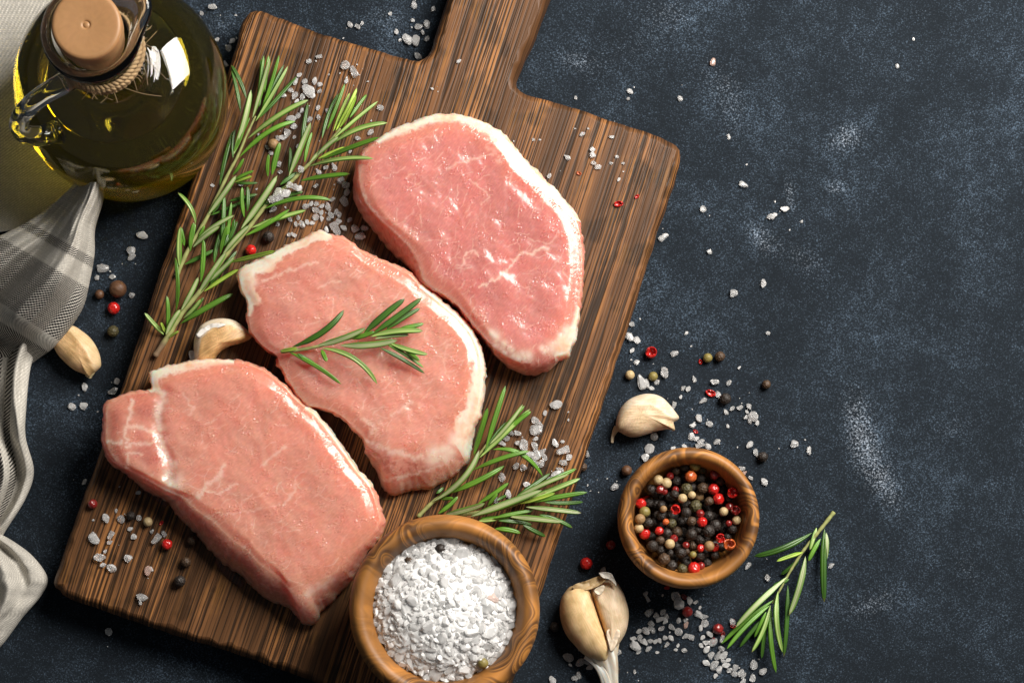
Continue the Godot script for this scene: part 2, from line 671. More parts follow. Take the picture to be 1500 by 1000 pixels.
	for k in 170:   # fine marbling
		var ang := o + vr.randfn(0.0, 0.45)
		var fk := face[vr.randi() % n] * sqrt(vr.randf())
		var pl := [fk]
		for q in 3:
			ang += vr.randf_range(-0.45, 0.45)
			pl.append(pl[-1] + Vector3(cos(ang), 0, sin(ang)) * vr.randf_range(0.0008, 0.0028))
		stroke(vein, tw, th, lo, step, curve3(pl, 6), vr.randf_range(0.00013, 0.00030), vr.randf_range(0.12, 0.42), vn)
	var ang_n := 1024
	var tab_r := PackedFloat32Array()
	var tab_f := PackedFloat32Array()
	var tab_c := PackedFloat32Array()
	tab_r.resize(ang_n)
	tab_f.resize(ang_n)
	tab_c.resize(ang_n)
	for k in n:
		var a := Vector2(face[k].x, face[k].z)
		var b := Vector2(face[(k + 1) % n].x, face[(k + 1) % n].z)
		var tan_ := (b - a).normalized()
		var a0 := a.angle()
		var da := wrapf(b.angle() - a0, -PI, PI)
		var cosn := absf(tan_.cross(a.normalized()))
		var steps := maxi(int(absf(da) / TAU * ang_n * 2.0) + 1, 1)
		for q in steps:
			var f := float(q) / steps
			var bin := int(wrapf(a0 + da * f, 0.0, TAU) / TAU * ang_n) % ang_n
			tab_r[bin] = a.lerp(b, f).length()
			tab_f[bin] = lerpf(fat[k], fat[(k + 1) % n], f)
			tab_c[bin] = cosn
	for k in ang_n:
		if tab_r[k] == 0.0:
			tab_r[k] = tab_r[(k + ang_n - 1) % ang_n]
			tab_f[k] = tab_f[(k + ang_n - 1) % ang_n]
			tab_c[k] = tab_c[(k + ang_n - 1) % ang_n]
	var buf := PackedByteArray()
	buf.resize(tw * th * 3)
	var hgt := PackedByteArray()
	hgt.resize(tw * th)
	var n1 := noise(sd + 10, 55.0, 3)
	var n2 := noise(sd + 11, 320.0, 2)
	var n3 := noise(sd + 12, 900.0, 2)
	var n4 := noise(sd + 13, 820.0, 1)
	var co := cos(o)
	var so := sin(o)
	for y in th:
		for x in tw:
			var k := y * tw + x
			var px := lo.x + x * step
			var py := lo.y + y * step
			var bin := int(wrapf(atan2(py, px), 0.0, TAU) / TAU * ang_n) % ang_n
			var d := (tab_r[bin] - sqrt(px * px + py * py)) * tab_c[bin]
			var f := tab_f[bin]
			var low := n1.get_noise_2d(px, py)
			var med := n2.get_noise_2d(px, py)
			var fib := n3.get_noise_2d((px * co + py * so) * 0.35, (py * co - px * so) * 1.2)
			var edge := f + (0.0016 * low + 0.0011 * med) * ss(0.0, 0.002, f)
			var fm := 0.0
			if f > 0.0002:
				fm = ss(0.0011, -0.0009, d - edge)
			var v := clampf(vein[k] + 0.10 * maxf(fib, 0.0), 0.0, 1.0)
			# lean: pink, warmer towards the fat and the rim
			var warm := ss(0.010, 0.0, d - f) * 0.55
			var shade := 1.0 + 0.09 * low + 0.06 * med + 0.07 * fib
			var r := lerpf(tint.r, 0.68, warm) * shade
			var g := lerpf(tint.g, 0.265, warm) * shade * (1.0 - 0.10 * low)
			var b := lerpf(tint.b, 0.170, warm) * shade * (1.0 - 0.10 * low)
			var dp := deep[k]
			r *= 1.0 - 0.30 * dp; g *= 1.0 - 0.50 * dp; b *= 1.0 - 0.46 * dp
			if d < 0.0:   # cut side: paler silverskin in streaks
				var sk := ss(-0.2, 0.5, med + low) * 0.45
				r = lerpf(r, 0.74, sk); g = lerpf(g, 0.40, sk); b = lerpf(b, 0.31, sk)
			r = lerpf(r, 0.86, v); g = lerpf(g, 0.64, v); b = lerpf(b, 0.54, v)
			var pk := clampf(0.06 + 0.22 * (low + 0.4 * med), 0.0, 0.25)
			r = lerpf(r, 0.85, fm); g = lerpf(g, 0.71 - pk, fm); b = lerpf(b, 0.60 - pk * 1.2, fm)
			dot3(buf, k * 3, r, g, b)
			var al := px * co + py * so
			var ac := py * co - px * so
			var wet := ss(0.02, 0.38, n1.get_noise_2d(px * 2.1 + 3.0, py * 2.1)) * (1.0 - 0.85 * fm)
			var glint := ss(0.15, 0.7, n4.get_noise_2d(al * 0.55, ac * 1.15))
			hgt[k] = int(clampf(90.0 + 20.0 * med * (1.0 - 0.7 * fm) + 100.0 * glint * wet + 12.0 * fib * wet + 10.0 * v, 0.0, 255.0))
	var m := mat("raw pork", Color.WHITE, 0.17)
	m.albedo_texture = tex(buf, tw, th)
	m.heightmap_enabled = true
	m.heightmap_texture = tex(hgt, tw, th, true)
	m.heightmap_scale = 0.040
	m.clearcoat_enabled = true
	m.clearcoat = 0.12
	m.clearcoat_roughness = 0.3
	m.subsurf_scatter_enabled = true
	m.subsurf_scatter_strength = 0.85
	var node := put(st.mesh(1), called, m)
	node.position = root
	tag(node, label, "pork chop", "raw pork chops on the board")
	return node

func seam_distance(line: Array, q: Vector2) -> float:
	var best := 1.0
	for k in line.size() - 1:
		best = minf(best, Geometry2D.get_closest_point_to_segment(q, line[k], line[k + 1]).distance_to(q))
	return best

func stroke(into: PackedFloat32Array, tw: int, th: int, lo: Vector2, step: float, pts: PackedVector3Array, rad: float, amount: float, jit: FastNoiseLite) -> void:
	for k in pts.size() - 1:
		var steps := maxi(int(pts[k].distance_to(pts[k + 1]) / (rad * 0.5)), 1)
		for q in steps:
			var c := pts[k].lerp(pts[k + 1], float(q) / steps)
			var jx := jit.get_noise_2d(c.x, c.z)
			var x0 := c.x + jx * rad * 1.2 + 0.0011 * jit.get_noise_2d(c.x * 0.45 + 9.0, c.z * 0.45) * minf(rad * 2500.0, 1.0)
			var z0 := c.z + jit.get_noise_2d(c.z + 3.0, c.x) * rad * 1.2 + 0.0011 * jit.get_noise_2d(c.z * 0.45 + 5.0, c.x * 0.45) * minf(rad * 2500.0, 1.0)
			var r := rad * (1.0 + 0.8 * jx)
			var reach := int(r * 2.0 / step) + 1
			var ix := int((x0 - lo.x) / step)
			var iy := int((z0 - lo.y) / step)
			for yy in range(maxi(iy - reach, 0), mini(iy + reach + 1, th)):
				for xx in range(maxi(ix - reach, 0), mini(ix + reach + 1, tw)):
					var dx := lo.x + xx * step - x0
					var dy := lo.y + yy * step - z0
					var g := amount * exp(-(dx * dx + dy * dy) / (r * r))
					if g > into[yy * tw + xx]:
						into[yy * tw + xx] = g

func vein_of(list: Array, ox: float, oy: float, s: float, wide: float, amount: float) -> Array:
	var pl := []
	for p in list:
		pl.append(Vector2(ox + p[0] * s, oy + p[1] * s))
	return [pl, wide * s, amount]

func chops() -> void:
	# upper right
	var a := [500.0, 140.0, 0.43]
	var l1 := [[120, 150, 10, 12], [170, 118, 12, 22], [240, 90, 12, 28], [300, 72, 12, 26], [360, 63, 12, 22], [420, 70, 12, 30], [480, 90, 12, 38], [540, 120, 12, 52], [580, 160, 12, 52], [620, 210, 12, 50], [680, 270, 12, 42], [730, 320, 12, 34], [770, 365, 12, 26], [805, 415, 12, 14], [822, 480, 10, 10], [828, 550, 10, 8], [825, 640, 10, 8],
		[815, 730, 12, 14], [800, 820, 14, 30], [785, 870, 14, 60], [772, 892, 16, 62], [740, 905, 22, 22], [715, 930, 30, 0], [670, 950, 40, 0], [630, 953, 44, 0], [590, 940, 44, 0], [550, 910, 36, 0], [520, 880, 26, 0], [500, 850, 16, 0], [470, 815, 12, 2], [440, 780, 10, 3], [400, 730, 10, 3], [350, 690, 10, 4], [300, 665, 12, 4], [265, 640, 18, 4],
		[240, 600, 30, 0], [215, 575, 42, 0], [180, 545, 56, 0], [140, 500, 64, 0], [100, 450, 64, 0], [65, 405, 56, 0], [45, 360, 44, 0], [38, 310, 30, 0], [45, 240, 18, 0], [60, 205, 12, 0], [85, 175, 10, 4]]
	var v1 := [vein_of([[465, 655], [510, 630], [560, 600], [585, 570], [600, 545], [650, 530], [705, 515]], 500, 140, 0.43, 9, 0.75), vein_of([[585, 575], [570, 555]], 500, 140, 0.43, 6, 0.5), vein_of([[410, 570], [425, 540], [445, 520], [472, 545]], 500, 140, 0.43, 8, 0.6), vein_of([[480, 365], [500, 335], [470, 310], [440, 290]], 500, 140, 0.43, 7, 0.5),
		vein_of([[640, 480], [700, 500], [745, 460]], 500, 140, 0.43, 6, 0.4), vein_of([[360, 248], [400, 228], [440, 215], [520, 195]], 500, 140, 0.43, 9, 0.45), vein_of([[510, 815], [550, 848], [590, 872], [630, 892]], 500, 140, 0.43, 26, 0.8), vein_of([[70, 330], [100, 380], [150, 420]], 500, 140, 0.43, 8, 0.4), vein_of([[690, 860], [730, 850], [770, 800]], 500, 140, 0.43, 34, 0.8),
		vein_of([[500, 170], [540, 210], [525, 220]], 500, 140, 0.43, 16, 0.4), vein_of([[780, 560], [760, 600], [790, 640]], 500, 140, 0.43, 7, 0.5), vein_of([[790, 500], [770, 540]], 500, 140, 0.43, 9, 0.4)]
	chop("pork_chop", "upper right raw pork chop with an even white fat rim, bare of herbs", zpts(l1, a[0], a[1], a[2]), Vector2(690, 350), 0.0175, v1, [], 101, 2.3, Color(0.63, 0.238, 0.210), [vein_of([[640, 900], [700, 915], [735, 895]], 500, 140, 0.43, 50, 0.8), vein_of([[520, 240], [640, 360], [700, 480]], 500, 140, 0.43, 200, 0.30), vein_of([[330, 560], [450, 600]], 500, 140, 0.43, 160, 0.25)], 0.80)
	# middle
	var l2 := [[40, 195, 10, 60], [60, 165, 10, 60], [100, 150, 10, 56], [150, 125, 10, 44], [200, 100, 10, 34], [250, 80, 10, 30], [290, 58, 10, 34], [330, 40, 10, 36], [365, 55, 10, 12], [410, 62, 10, 6], [440, 80, 10, 4], [470, 105, 10, 4], [520, 130, 10, 4], [580, 155, 10, 6], [620, 175, 10, 8], [650, 190, 10, 10], [690, 235, 10, 12], [740, 270, 12, 20], [790, 315, 12, 34],
		[830, 350, 12, 42], [870, 400, 14, 42], [895, 455, 14, 44], [908, 520, 16, 52], [905, 590, 16, 56], [900, 640, 18, 62], [893, 690, 22, 72], [872, 735, 30, 86], [862, 785, 44, 90], [855, 840, 70, 80], [820, 880, 84, 44], [780, 910, 94, 24], [720, 940, 106, 8], [650, 950, 110, 3], [600, 965, 112, 3], [575, 965, 112, 3], [545, 935, 96, 3], [530, 890, 66, 3], [505, 850, 44, 3], [488, 820, 30, 3], [480, 780, 16, 2],
		[450, 745, 10, 2], [410, 705, 10, 0], [370, 680, 10, 0], [320, 665, 10, 0], [290, 660, 10, 0], [260, 640, 10, 0], [235, 605, 10, 0], [205, 560, 10, 0], [193, 528, 10, 0], [178, 512, 10, 0], [176, 482, 10, 0], [150, 465, 10, 0], [120, 445, 10, 0], [100, 420, 10, 0], [78, 390, 10, 0], [72, 340, 10, 10], [72, 282, 10, 36], [52, 258, 10, 60], [44, 225, 10, 60]]
	var v2 := [vein_of([[130, 215], [200, 188], [260, 168], [325, 150]], 330, 320, 0.42, 10, 0.6), vein_of([[575, 690], [610, 660], [655, 635]], 330, 320, 0.42, 10, 0.5), vein_of([[325, 245], [360, 225], [395, 208]], 330, 320, 0.42, 8, 0.45), vein_of([[720, 835], [780, 800], [850, 750]], 330, 320, 0.42, 60, 0.85), vein_of([[495, 775], [560, 800], [640, 825], [700, 830]], 330, 320, 0.42, 20, 0.75),
		vein_of([[545, 925], [620, 905], [700, 885], [780, 860]], 330, 320, 0.42, 13, 0.7), vein_of([[480, 700], [520, 730], [500, 760]], 330, 320, 0.42, 14, 0.5), vein_of([[800, 420], [760, 480], [780, 560]], 330, 320, 0.42, 7, 0.3), vein_of([[150, 430], [200, 470], [260, 440]], 330, 320, 0.42, 8, 0.25), vein_of([[90, 190], [80, 240]], 330, 320, 0.42, 30, 0.7)]
	chop("pork_chop", "middle raw pork chop carrying the small rosemary sprig, broad white fat on its right", zpts(l2, 330, 320, 0.42), Vector2(562, 505), 0.0165, v2, [], 202, 2.6, Color(0.72, 0.322, 0.250), [vein_of([[95, 300], [110, 370], [190, 440]], 330, 320, 0.42, 150, 0.62), vein_of([[240, 480], [330, 560]], 330, 320, 0.42, 130, 0.40), vein_of([[230, 200], [300, 250]], 330, 320, 0.42, 110, 0.22), vein_of([[500, 820], [560, 850], [640, 860], [700, 860]], 330, 320, 0.42, 44, 0.75)], 0.80)
	# lower left
	var l3 := [[210, 85, 10, 50], [260, 65, 10, 44], [320, 50, 10, 40], [390, 40, 10, 30], [460, 38, 10, 18], [530, 42, 10, 12], [590, 60, 10, 9], [640, 90, 10, 8], [690, 130, 10, 8], [720, 165, 10, 10], [760, 200, 10, 14], [800, 230, 10, 18], [850, 290, 12, 20], [900, 360, 12, 18], [940, 420, 12, 18], [985, 470, 14, 20], [1010, 520, 16, 14], [1025, 570, 18, 18], [1037, 605, 22, 26], [1025, 640, 26, 18], [1000, 680, 32, 6], [960, 730, 40, 0], [940, 770, 50, 0],
		[915, 815, 58, 0], [880, 850, 66, 3], [840, 890, 78, 4], [808, 925, 92, 4], [800, 955, 100, 3], [770, 967, 104, 0], [745, 960, 104, 0], [720, 935, 100, 0], [690, 905, 96, 0], [650, 890, 98, 0], [610, 870, 98, 0], [570, 835, 92, 0], [540, 800, 84, 0], [500, 775, 80, 0], [450, 735, 74, 0], [400, 680, 66, 0], [350, 625, 60, 0], [300, 575, 54, 0], [270, 535, 56, 0], [200, 500, 60, 0], [150, 460, 52, 0], [110, 430, 44, 0], [70, 400, 34, 0],
		[50, 350, 22, 0], [45, 300, 16, 0], [50, 240, 14, 0], [48, 210, 14, 0], [60, 185, 14, 0], [100, 170, 12, 0], [140, 152, 12, 0], [190, 147, 12, 4], [218, 142, 10, 26], [214, 115, 10, 50]]
	var z3 := [130.0, 510.0, 0.42]
	var v3 := [vein_of([[258, 160], [242, 210], [240, 260], [250, 330], [285, 390], [290, 440], [268, 500]], 130, 510, 0.42, 22, 0.9), vein_of([[150, 180], [140, 230], [130, 280], [125, 325], [60, 322]], 130, 510, 0.42, 13, 0.8), vein_of([[138, 272], [190, 278], [225, 285], [242, 305]], 130, 510, 0.42, 12, 0.8), vein_of([[125, 345], [180, 330], [240, 325]], 130, 510, 0.42, 13, 0.7), vein_of([[130, 365], [178, 370]], 130, 510, 0.42, 9, 0.6), vein_of([[135, 375], [122, 425]], 130, 510, 0.42, 10, 0.6),
		vein_of([[370, 525], [400, 490], [440, 445], [478, 408]], 130, 510, 0.42, 14, 0.75), vein_of([[400, 495], [450, 502], [522, 468]], 130, 510, 0.42, 9, 0.6), vein_of([[600, 412], [650, 362], [692, 340]], 130, 510, 0.42, 10, 0.5), vein_of([[680, 545], [710, 500], [722, 470]], 130, 510, 0.42, 10, 0.5), vein_of([[450, 580], [520, 570], [600, 560]], 130, 510, 0.42, 8, 0.35), vein_of([[270, 430], [290, 470], [260, 520]], 130, 510, 0.42, 40, 0.6), vein_of([[330, 160], [360, 200], [350, 240]], 130, 510, 0.42, 9, 0.4), vein_of([[760, 850], [810, 830], [850, 800]], 130, 510, 0.42, 30, 0.5)]
	var cc := at(372, 712, BOARD + 0.0186)
	var seam := []
	for q in [[262, 150], [246, 200], [240, 260], [250, 330], [280, 390], [280, 450]]:
		var w := at(130 + q[0] * 0.42, 510 + q[1] * 0.42, BOARD + 0.0186) - cc
		seam.append(Vector2(w.x, w.z))
	chop("pork_chop", "lower left raw pork chop with a marbled lobe at its left end", zpts(l3, 130, 510, 0.42), Vector2(372, 712), 0.018, v3, [[seam, 0.0022, 0.0016]], 303, 2.5, Color(0.72, 0.316, 0.240), [vein_of([[180, 200], [210, 240]], 130, 510, 0.42, 70, 0.55), vein_of([[90, 240], [95, 290]], 130, 510, 0.42, 60, 0.5), vein_of([[180, 300], [195, 315]], 130, 510, 0.42, 34, 0.6), vein_of([[190, 360], [240, 400]], 130, 510, 0.42, 60, 0.7), vein_of([[80, 370], [110, 400]], 130, 510, 0.42, 60, 0.5), vein_of([[560, 850], [690, 900]], 130, 510, 0.42, 50, 0.3)], 0.66)


# thin wet juice that has run from the meat onto the wood
func juice() -> void:
	var m := mat("meat juice", lin(0.95, 0.72, 0.66), 0.03)
	m.refraction_enabled = true
	m.refraction_scale = 0.035
	m.albedo_color.a = 0.0
	var pools := [[[[196, 700], [214, 708], [232, 722], [246, 736], [240, 742], [222, 730], [204, 716]], "beside the lobe of the lower left chop"], [[[318, 812], [338, 832], [356, 852], [352, 860], [332, 846], [316, 826]], "along the dark side of the lower left chop"], [[[566, 372], [584, 384], [598, 398], [594, 406], [574, 394], [560, 382]], "in the gap between the upper and middle chops"]]
	for q in pools:
		var pts := []
		for e in q[0]:
			pts.append(Vector4(e[0], e[1], 0, 0))
		var loop := loop4(pts, 48)
		var cen := Vector2.ZERO
		for e in loop:
			cen += Vector2(e.x, e.y) / 48.0
		var o := at(cen.x, cen.y, BOARD)
		var st := Shape.new()
		var p := PackedVector3Array()
		for j in 7:
			for i in 49:
				var e := loop[i % 48]
				var px := cen.lerp(Vector2(e.x, e.y), [0.0, 0.98, 1.0, 0.94, 0.8, 0.4, 0.0][j])
				p.append(at(px.x, px.y, BOARD + [0.0001, 0.0001, 0.0002, 0.0006, 0.0008, 0.0009, 0.0009][j]) - o)
		st.grid(p, 48, 6, PackedVector2Array(), PackedColorArray(), true)
		var pool := put(st.mesh(1), "meat_juice", m)
		pool.position = o
		tag(pool, "thin wet pool of meat juice " + q[1], "meat juice")

# figured olive wood, cut through the solid: the rings run in x and z and change slowly with height
func olive_wood(sd: int, turn: float) -> StandardMaterial3D:
	var w := 420
	var buf := PackedByteArray()
	buf.resize(w * w * 3)
	var rel := PackedByteArray()
	rel.resize(w * w)
	var a := noise(sd, 0.007, 2)
	var b := noise(sd + 1, 0.05, 2)
	var d := noise(sd + 2, 0.012, 1)
	for y in w:
		for x in w:
			var p := Vector2(x - w * 0.5, y - w * 0.5).rotated(turn)
			var wx := p.x + 60.0 * a.get_noise_2d(p.x, p.y * 0.6)
			var wy := p.y + 40.0 * a.get_noise_2d(p.x + 500.0, p.y)
			var ring := sqrt(wx * wx * 1.3 + (wy + 330.0) * (wy + 330.0)) / 30.0 + 1.6 * d.get_noise_2d(wx, wy)
			var f := fposmod(ring, 1.0)
			var zone := ss(-0.12, 0.30, d.get_noise_2d(p.x * 0.6 + 90.0, p.y * 0.6))
			var line := maxf(ss(0.22, 0.74, f) * ss(1.0, 0.90, f), 0.85 * ss(0.04, 0.12, f) * ss(0.26, 0.18, f)) * (0.25 + 0.75 * zone)
			var fine := b.get_noise_2d(wx * 0.5, ring * 60.0)
			line = clampf(line * 0.80 + 0.22 * maxf(fine, 0.0), 0.0, 1.0)
			var br := 1.0 + 0.22 * fine + 0.5 * a.get_noise_2d(p.x * 2.0, p.y * 2.0 + 77.0)
			dot3(buf, (y * w + x) * 3, lerpf(0.47 * br, 0.060, line), lerpf(0.200 * br, 0.023, line), lerpf(0.042 * br, 0.009, line))
			rel[y * w + x] = int(clampf(128.0 + 60.0 * fine - 40.0 * line, 0.0, 255.0))
	var m := mat("olive wood", Color.WHITE, 0.5)
	m.albedo_texture = tex(buf, w, w)
	m.heightmap_enabled = true
	m.heightmap_texture = tex(rel, w, w, true)
	m.heightmap_scale = 0.012
	return m

func bowl(called: String, label: String, u: float, v: float, base: float, prof: Array, rim: float, m: Material) -> Node3D:
	var st := lathe(profile(prof), 96)
	for k in st.v.size():
		var q := st.v[k]
		st.uv[k] = Vector2(q.x + 0.30 * q.y, q.z + 0.22 * q.y) / 0.11 + Vector2(0.5, 0.5)
	var o := put(st.mesh(1), called, m)
	var c := at(u, v, base + rim)
	o.position = Vector3(c.x, base, c.z)
	tag(o, label, "bowl", "olive wood bowls")
	return o

func bowls() -> void:
	var s := bowl("wooden_bowl", "larger olive wood bowl heaped with white salt on the board's lower edge", 651, 893, BOARD, [Vector2(0, 0), Vector2(20, 0), Vector2(24, 1.5), Vector2(31, 10), Vector2(36.5, 22), Vector2(39.2, 33), Vector2(38.6, 39), Vector2(36.2, 42), Vector2(33.2, 41.6), Vector2(31, 38.5), Vector2(29.5, 33), Vector2(27, 22), Vector2(20, 11), Vector2(10, 7), Vector2(0, 6)], 0.034, olive_wood(71, 0.7))
	var p := bowl("wooden_bowl", "smaller olive wood bowl of mixed peppercorns standing on the slate", 1008, 759, 0.0, [Vector2(0, 0), Vector2(15, 0), Vector2(18, 1.2), Vector2(24.5, 9), Vector2(28.4, 18), Vector2(30.1, 26), Vector2(29.6, 30.5), Vector2(28, 32.3), Vector2(26, 32.0), Vector2(24.6, 29.8), Vector2(23.6, 25), Vector2(21.0, 14), Vector2(14, 7), Vector2(7, 5), Vector2(0, 4.5)], 0.026, olive_wood(88, 2.5))
	salt_heap(s.position)
	peppercorn_bowl(p.position)

var crystals: Array[ArrayMesh] = []
func crystal(k: int) -> ArrayMesh:
	if crystals.is_empty():
		var r := RandomNumberGenerator.new()
		r.seed = 5
		for q in 18:
			var st := icosphere(2)
			var planes := []
			for f in 11:
				var d := Vector3(r.randfn(), r.randfn(), r.randfn()).normalized()
				planes.append([d, r.randf_range(0.55, 0.95)])
			for f in [Vector3.UP, Vector3.DOWN]:
				planes.append([f, 0.62])
			var str_ := Vector3(r.randf_range(0.95, 1.45), 0.85, r.randf_range(0.75, 1.0))
			for w in st.v.size():
				var best := 1.15
				for f in planes:
					var c: float = st.v[w].dot(f[0])
					if c > 0.05:
						best = minf(best, f[1] / c)
				st.v[w] = st.v[w] * best * str_ * 0.95
			crystals.append(st.mesh(1, true))
	return crystals[k % crystals.size()]

func salt_mat(k: int) -> StandardMaterial3D:
	if not mats.has("salt"):
		var list := []
		for q in [[Color(1, 1, 1), 0.22, 0.24], [Color(1, 1, 1), 0.34, 0.26], [Color(1.0, 0.88, 0.83), 0.32, 0.24], [Color(1, 1, 1), 0.36, 0.22], [Color(1, 1, 1), 0.60, 0.26], [Color(1.0, 0.90, 0.86), 0.45, 0.24]]:
			var m := mat("salt", q[0], q[2])
			m.refraction_enabled = true
			m.refraction_scale = 0.053
			m.albedo_color.a = q[1]
			list.append(m)
		mats["salt"] = list
	return mats["salt"][k]

func crystal_basis(r: RandomNumberGenerator, size: float) -> Basis:
	return Basis.from_euler(Vector3(r.randf_range(-0.5, 0.5), r.randf() * TAU, r.randf_range(-0.5, 0.5))).scaled(Vector3.ONE * size)

func salt_heap(base: Vector3) -> void:
	var r := RandomNumberGenerator.new()
	r.seed = 77
	# what lies under the top grains: one lumpy mass
	var lump := noise(12, 260.0, 2)
	var st := lathe(profile([Vector2(0, 9), Vector2(18, 12), Vector2(26.5, 22), Vector2(28.9, 31.8), Vector2(25, 35.4), Vector2(18, 39.2), Vector2(9, 42.0), Vector2(0, 42.8)], 8), 90)
	for k in st.v.size():
		var q := st.v[k]
		if q.y > 0.031:
			st.v[k].y += 0.0011 * lump.get_noise_3dv(q)
	var mass := put(st.mesh(1), "salt_fill", mat("packed salt", lin(0.95, 0.95, 0.95), 0.5))
	mass.position = base
	tag(mass, "packed white salt under the loose grains in the larger bowl", "salt", "", "stuff")
	var spots := []
	var tries := 0
	while spots.size() < 760 and tries < 90000:
		tries += 1
		var rad := 0.0292 * sqrt(r.randf())
		var ang := r.randf() * TAU
		var q := Vector2(cos(ang), sin(ang)) * rad
		var size := lerpf(0.0009, 0.0027, pow(r.randf(), 1.4)) * (0.92 + 0.40 * ss(0.010, 0.026, rad))
		var lift := 0.0329 + 0.0092 * (1.0 - pow(rad / 0.0292, 2.0)) + r.randf_range(-0.0008, 0.0008)
		var c := Vector3(q.x, lift, q.y)
		var ok := true
		for e in spots:
			var gap: float = (size + e[1]) * 0.60
			if c.distance_squared_to(e[0]) < gap * gap:
				ok = false
				break
		if ok:
			spots.append([c, size])
	spots.sort_custom(func(x, y): return x[1] > y[1])
	var named_later := []
	var far := []
	for k in spots.size():
		var size: float = spots[k][1]
		if k < 40:
			var o := put(crystal(r.randi()), "salt_crystal", salt_mat(5 if k in [4, 40, 77] else (4 if r.randf() < 0.35 else 3)))
			o.transform = Transform3D(crystal_basis(r, size), base + spots[k][0])
			var c: Vector3 = spots[k][0]
			var pink := k in [4, 40, 77]
			named_later.append([o, "%s salt crystal heaped in the larger bowl" % ["pinkish" if pink else "large white"], c.x, c.z, "salt crystal", "large salt crystals heaped in the bowl"])
		else:
			far.append(Transform3D(crystal_basis(r, size), spots[k][0]))
	place_labels(named_later)
	for kind in 6:
		var mm := MultiMesh.new()
		mm.transform_format = MultiMesh.TRANSFORM_3D
		mm.mesh = crystal(kind * 3 + 1)
		var mine := []
		for k in far.size():
			if k % 6 == kind:
				mine.append(far[k])
		mm.instance_count = mine.size()
		for k in mine.size():
			mm.set_instance_transform(k, mine[k])
		var mi := MultiMeshInstance3D.new()
		mi.multimesh = mm
		mi.material_override = salt_mat(3 if kind % 2 else 4)
		if kind == 0:
			mi.name = numbered("coarse_salt")
			add_child(mi, true)
			mi.position = base
			tag(mi, "smaller white salt grains heaped between the large crystals in the bowl", "salt", "", "stuff")
			mats["heap"] = mi
		else:
			mi.name = "grains"
			tag(mi, "", "", "", "stuff")
			mats["heap"].add_child(mi, true)

var corns := {}
func corn_mesh(kind: String, k: int) -> ArrayMesh:
	var key := kind + str(k % 4)
	if not corns.has(key):
		var st := icosphere(3)
		var n := noise(hash(key) % 1000, 1.7, 2)
		var n2 := noise(hash(key) % 1000 + 7, 3.6, 1)
		for q in st.v.size():
			var d := st.v[q]
			var a := n.get_noise_3dv(d)
			var b := n2.get_noise_3dv(d)
			var rr := 1.0
			var g := 1.0
			if kind == "black":
				var ridge := pow(1.0 - absf(a) * 1.5, 3.0) if absf(a) < 0.66 else 0.0
				var ridge2 := pow(1.0 - minf(absf(b) * 1.8, 1.0), 3.0)
				rr = 0.84 + 0.13 * ridge + 0.11 * ridge2 + 0.06 * a
				g = 0.25 + 1.1 * ridge + 1.3 * ridge2
			elif kind == "smooth":
				rr = 1.0 + 0.05 * a + 0.012 * b
				g = 1.0 + 0.25 * b + 0.2 * a
			else:
				rr = 1.0 + 0.10 * a - 0.10 * exp(-pow(maxf(1.0 - d.y, 0.0) * 9.0, 2.0)) + 0.02 * b
				g = 1.0 + 0.35 * a
			st.v[q] = d * rr
			st.c.append(Color(g, g, g))
		corns[key] = st.mesh(1)
	return corns[key]

# a split husk: an open thin shell with a torn edge
func husk_mesh() -> ArrayMesh:
	if not corns.has("husk"):
		var st := Shape.new()
		var p := PackedVector3Array()
		var c := PackedColorArray()
		var seg := 28
		var prof := []
		for j in 9:
			prof.append([1.0, PI * 0.5 * j / 8.0 * 1.25])
		for j in 9:
			prof.append([0.82, PI * 0.5 * (8 - j) / 8.0 * 1.25])
		for j in prof.size():
			for i in seg + 1:
				var a := TAU * i / seg
				var tear := 1.0 + 0.22 * sin(a * 3.0 + 0.6) + 0.12 * sin(a * 5.0)
				var th: float = prof[j][1] * tear
				p.append(Vector3(sin(th) * cos(a), -cos(th), sin(th) * sin(a)) * prof[j][0])
				var g := 1.0 if j < 9 else 0.75
				c.append(Color(g, g, g))
		st.grid(p, seg, prof.size() - 1, PackedVector2Array(), c, true)
		corns["husk"] = st.mesh(1)
	return corns["husk"]

func corn_mat(kind: String) -> StandardMaterial3D:
	var key := "corn" + kind
	if not mats.has(key):
		var list := {
			"black": [0.034, 0.025, 0.020, 0.55], "brown": [0.095, 0.055, 0.030, 0.55], "white": [0.56, 0.42, 0.22, 0.5], "tan": [0.33, 0.20, 0.09, 0.55], "red": [0.60, 0.018, 0.014, 0.25],
			"dark red": [0.24, 0.016, 0.014, 0.3], "orange": [0.62, 0.13, 0.03, 0.35], "green": [0.26, 0.21, 0.06, 0.5], "dark green": [0.10, 0.085, 0.035, 0.55], "allspice": [0.115, 0.052, 0.024, 0.55]}
		var q: Array = list[kind]
		var m := mat(kind + " peppercorn", lin(q[0], q[1], q[2]), q[3], true)
		if kind in ["red", "dark red", "orange"]:
			m.clearcoat_enabled = true
			m.clearcoat = 0.5
			m.clearcoat_roughness = 0.15
		mats[key] = m
	return mats[key]

func corn_shape(kind: String) -> String:
	if kind in ["black", "brown", "dark green"]: return "black"
	if kind in ["red", "dark red", "orange"]: return "berry"
	return "smooth"

